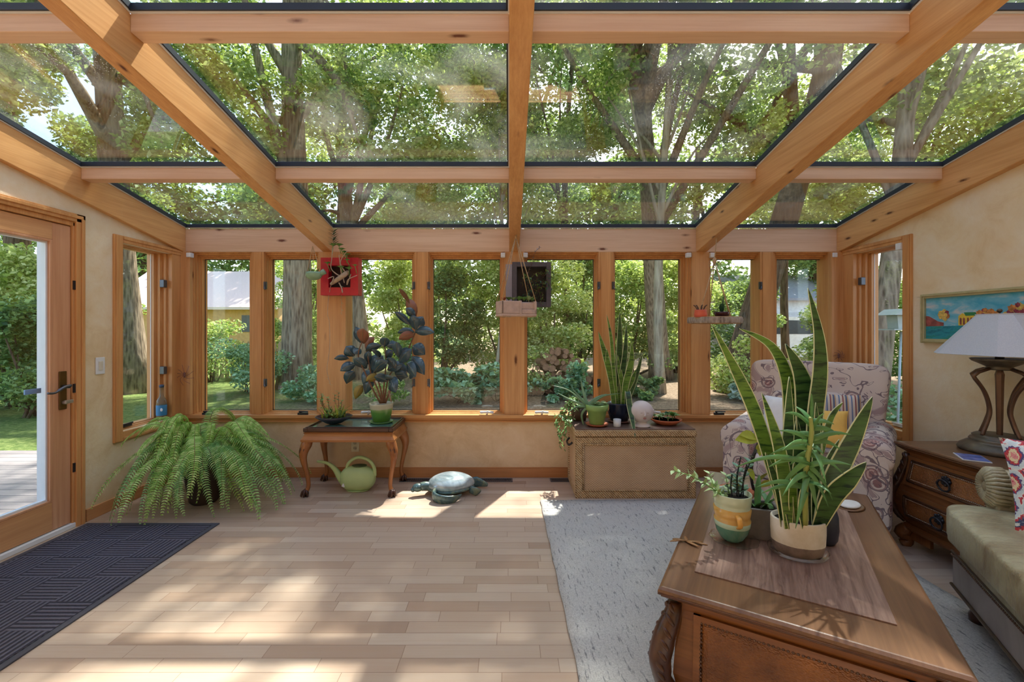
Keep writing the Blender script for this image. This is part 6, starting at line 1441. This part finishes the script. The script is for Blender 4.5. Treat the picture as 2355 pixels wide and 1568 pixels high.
# small hanging pot left of the red frame
hp = thing('hanging_pot', 'small green glass pot hanging on string left of the red planter', 'hanging pot', tuple(at(722, 625, 3.62)))
MB().ell((0, 0, -.02), (.07, .045, .05), 20, 12, fn=lambda p: (p[0], p[1], min(p[2], .02))).tube([(.05, 0, -.02), (.09, 0, .005)], [.02, .025], 10).build('pot', plain('pale_green_glass', srgb(130, 160, 130), .2, var=.2), hp)
b = MB(); t_ = at(719, 566, 3.62)-at(722, 625, 3.62)
for x in (-.055, .055, 0): b.tube([(x, 0, .0), tuple(t_)], .0025, 5)
b.build('string', m_rope, hp)
b = MB()
for k in range(14): rleaf(b, (rnd.uniform(-.04, .04), 0, 0), (rnd.uniform(-1, 1), rnd.uniform(-.5, .5), rnd.uniform(.2, 1)), .055, .005, .4, .2, n=5, prof=(.6, 1, .8, .5, .05))
b.build('foliage', m_g3, hp)
# brick tray on ropes at the centre
htr = thing('hanging_brick_planter', 'hollow terracotta brick of succulents hanging on ropes from the centre rafter', 'hanging planter', tuple(at(1187, 706, 3.5)))
m_brk = plain('pale_brick', srgb(196, 168, 152), .85, var=.12, sc=22, bump=.3)
Rk = rot(.35); b = MB()
for (x0, x1, y0, y1, z0, z1) in ((-.15, .15, -.075, .075, -.075, -.055), (-.15, .02, -.075, -.055, -.055, .045), (.02, .15, -.075, -.055, -.055, -.02), (.02, .15, -.06, -.045, -.02, .035), (-.15, .15, .055, .075, -.055, .045), (-.15, -.13, -.075, .075, -.055, .045), (.13, .15, -.075, .075, -.055, .045), (.0, .02, -.078, .06, -.06, .048)):
    b.obox(Rk@Vector(((x0+x1)/2, (y0+y1)/2, (z0+z1)/2)), (x1-x0, y1-y0, z1-z0), Rk)
b.build('brick', m_brk, htr, bevel=.005)
b = MB(); b.obox((0, 0, .0), (.26, .11, .03), Rk); b.build('soil', m_soil, htr)
for j, (x, L, mm) in enumerate([(-.11, .04, 'r'), (-.07, .045, 1), (-.03, .04, 2), (.02, .055, 1), (.06, .05, 1), (.10, .06, 2), (.13, .045, 1)]):
    b = MB(); rosette(b, Rk@Vector((x, -.02, .05)), 11, L*1.1, L*.2, .75, layers=3); b.build('succulent', plain('red_sedum', srgb(176, 92, 70), .5) if mm == 'r' else [0, m_g1, m_g2][mm], htr)
b = MB(); topv = at(1186, 545, 3.5)-at(1187, 706, 3.5)
for (x, y) in ((-.14, -.07), (-.14, .07), (.14, -.07), (.14, .07)):
    q = Rk@Vector((x, y, .05)); b.tube([q, topv], .0035, 6); b.tube([q, Rk@Vector((x, y, -.08)), Rk@Vector((x*.5, y, -.082))], .0035, 6)
b.ell(topv, (.008, .008, .014), 8, 6)
b.build('rope', m_rope, htr)
MB().tube(bez([topv, topv+Vector((.008, 0, .025)), topv+Vector((-.004, 0, .05)), topv+Vector((0, 0, .085))], 5), .0022, 6).build('hook', m_silver, htr)
# angled dark box frame behind it
df = thing('wall_planter', 'dark square box frame planter with trailing plants behind the hanging brick', 'wall planter', tuple(at(1222, 655, 3.74)))
m_dgw = plain('charcoal_wood', srgb(84, 78, 84), .6, var=.2, sc=20)
Rd = rot(0); b = MB()
for (x0, x1, z0, z1) in ((-.165, -.125, -.19, .19), (.125, .165, -.19, .19), (-.125, .125, .15, .19), (-.125, .125, -.19, -.15)): b.box(x0, x1, -.05, .07, z0, z1)
b.build('frame', m_dgw, df, bevel=.003)
MB().box(-.125, .125, .05, .065, -.15, .15).build('back_panel', m_blackp, df)
MB().box(-.22, -.166, -.055, .0, -.16, .17).build('grey_panel', plain('grey_board', srgb(150, 142, 150), .6), df, bevel=.003)
b = MB()
for k in range(24): 
    a = rnd.uniform(0, 2*PI); p0 = Vector((rnd.uniform(-.08, .10), -.02, rnd.uniform(-.12, .08)))
    sprig(b, [p0, p0+Vector((.05*math.cos(a), -.05, .05*math.sin(a)+.03)), p0+Vector((.11*math.cos(a), -.07, .10*math.sin(a)))], 9, .026, .006, 2, k % 2, .0016)
sprig(b, [(-.05, -.04, .05), (.0, -.06, .18), (.03, -.07, .27), (.07, -.07, .31)], 26, .02, .005, 2, 3, .002)
b.build('plants', [m_g3, m_g4, m_stem, plain('lavender_grey', srgb(150, 146, 162), .6)], df)
# wooden slice shelf
hsf = thing('hanging_shelf', 'round bark-edged wooden slice hanging on ropes by the right post', 'hanging shelf', tuple(at(1643, 736, 3.54)))
s = N('wood_slice'); ln = s.n('VectorMath', operation='LENGTH'); s.l(s.mapped((1, 1, 0)), ln.inputs[0]); nz = s.noise(s.obj(), 8, 4)
f = s.math('SINE', s.math('MULTIPLY', s.math('ADD', ln.outputs['Value'], s.math('MULTIPLY', nz, .02)), 420))
m_slice = s.bsdf(s.ramp(f, [(.1, srgb(176, 130, 84)), (.8, srgb(206, 166, 116))]), .7)
m_bk2 = barkmat('slice_bark', srgb(120, 104, 92), srgb(196, 180, 164), 2)
fw = lambda a, z: 1+.02*math.sin(a*7)+.012*math.sin(a*17)
MB().lathe([(0, -.03), (.185, -.03), (.2, -.025)], seg=64, fn=fw, mi=0).lathe([(.2, -.025), (.205, .0), (.2, .022)], seg=64, fn=fw, mi=1, cap=False).lathe([(.2, .022), (.192, .026), (0, .026)], seg=64, fn=fw, mi=0).build('slab', [m_slice, m_bk2], hsf)
kn = at(1643, 600, 3.54)-at(1643, 736, 3.54); tp_ = Vector((1.69, 3.54, zb(3.54)+.004))-at(1643, 736, 3.54)
b = MB()
for a in (-2.75, -1.25, .35, 1.4): b.tube([(.17*math.cos(a), .17*math.sin(a), .02), tuple(kn)], .0045, 6)
b.tube([tuple(kn), tuple(tp_)], .004, 6).ell(kn, (.016, .016, .03), 10, 8)
for k in range(5): b.tube(bez([kn, kn+Vector((.04*math.cos(k*1.3), .02*math.sin(k), .0)), kn+Vector((.05*math.cos(k*1.3), .0, -.05))], 4), .0018, 5)
b.build('rope', m_rope, hsf)
pr = thing('small_pot', 'small coral red pot on the hanging wooden slice', 'potted plant', tuple(at(1611, 729, 3.46)))
MB().lathe([(0, 0), (.045, 0), (.05, .02), (.044, .05), (.047, .058), (.04, .056), (0, .045)], seg=26).build('pot', plain('coral_glaze', srgb(226, 104, 80), .3), pr)
b = MB()
for k in range(7): a = k*.9; b.tube(bez([(.02*math.cos(a), .02*math.sin(a), .045), (.035*math.cos(a), .03*math.sin(a), .08), (.05*math.cos(a+.3), .03*math.sin(a), .095)], 3), .004, 5)
b.build('plant', plain('dark_haworthia', srgb(92, 66, 50), .6), pr)
pd = thing('small_pot', 'dark plum oval pot with a green leaf on the hanging wooden slice', 'potted plant', tuple(at(1660, 727, 3.56)))
MB().lathe([(0, 0), (.05, 0), (.064, .035), (.06, .036), (0, .03)], seg=26).build('pot', plain('plum_glaze', srgb(66, 22, 30), .25), pd)
b = MB()
for (dx, dz, w_) in [(.03, .17, .014), (-.03, .08, .02), (.05, .10, .012), (.0, .09, .02), (-.05, .05, .014)]: rleaf(b, (0, 0, .03), (dx*3, -.1, dz*6), math.hypot(dx, dz), w_, .1, .2)
b.build('plant', m_g4, pd)
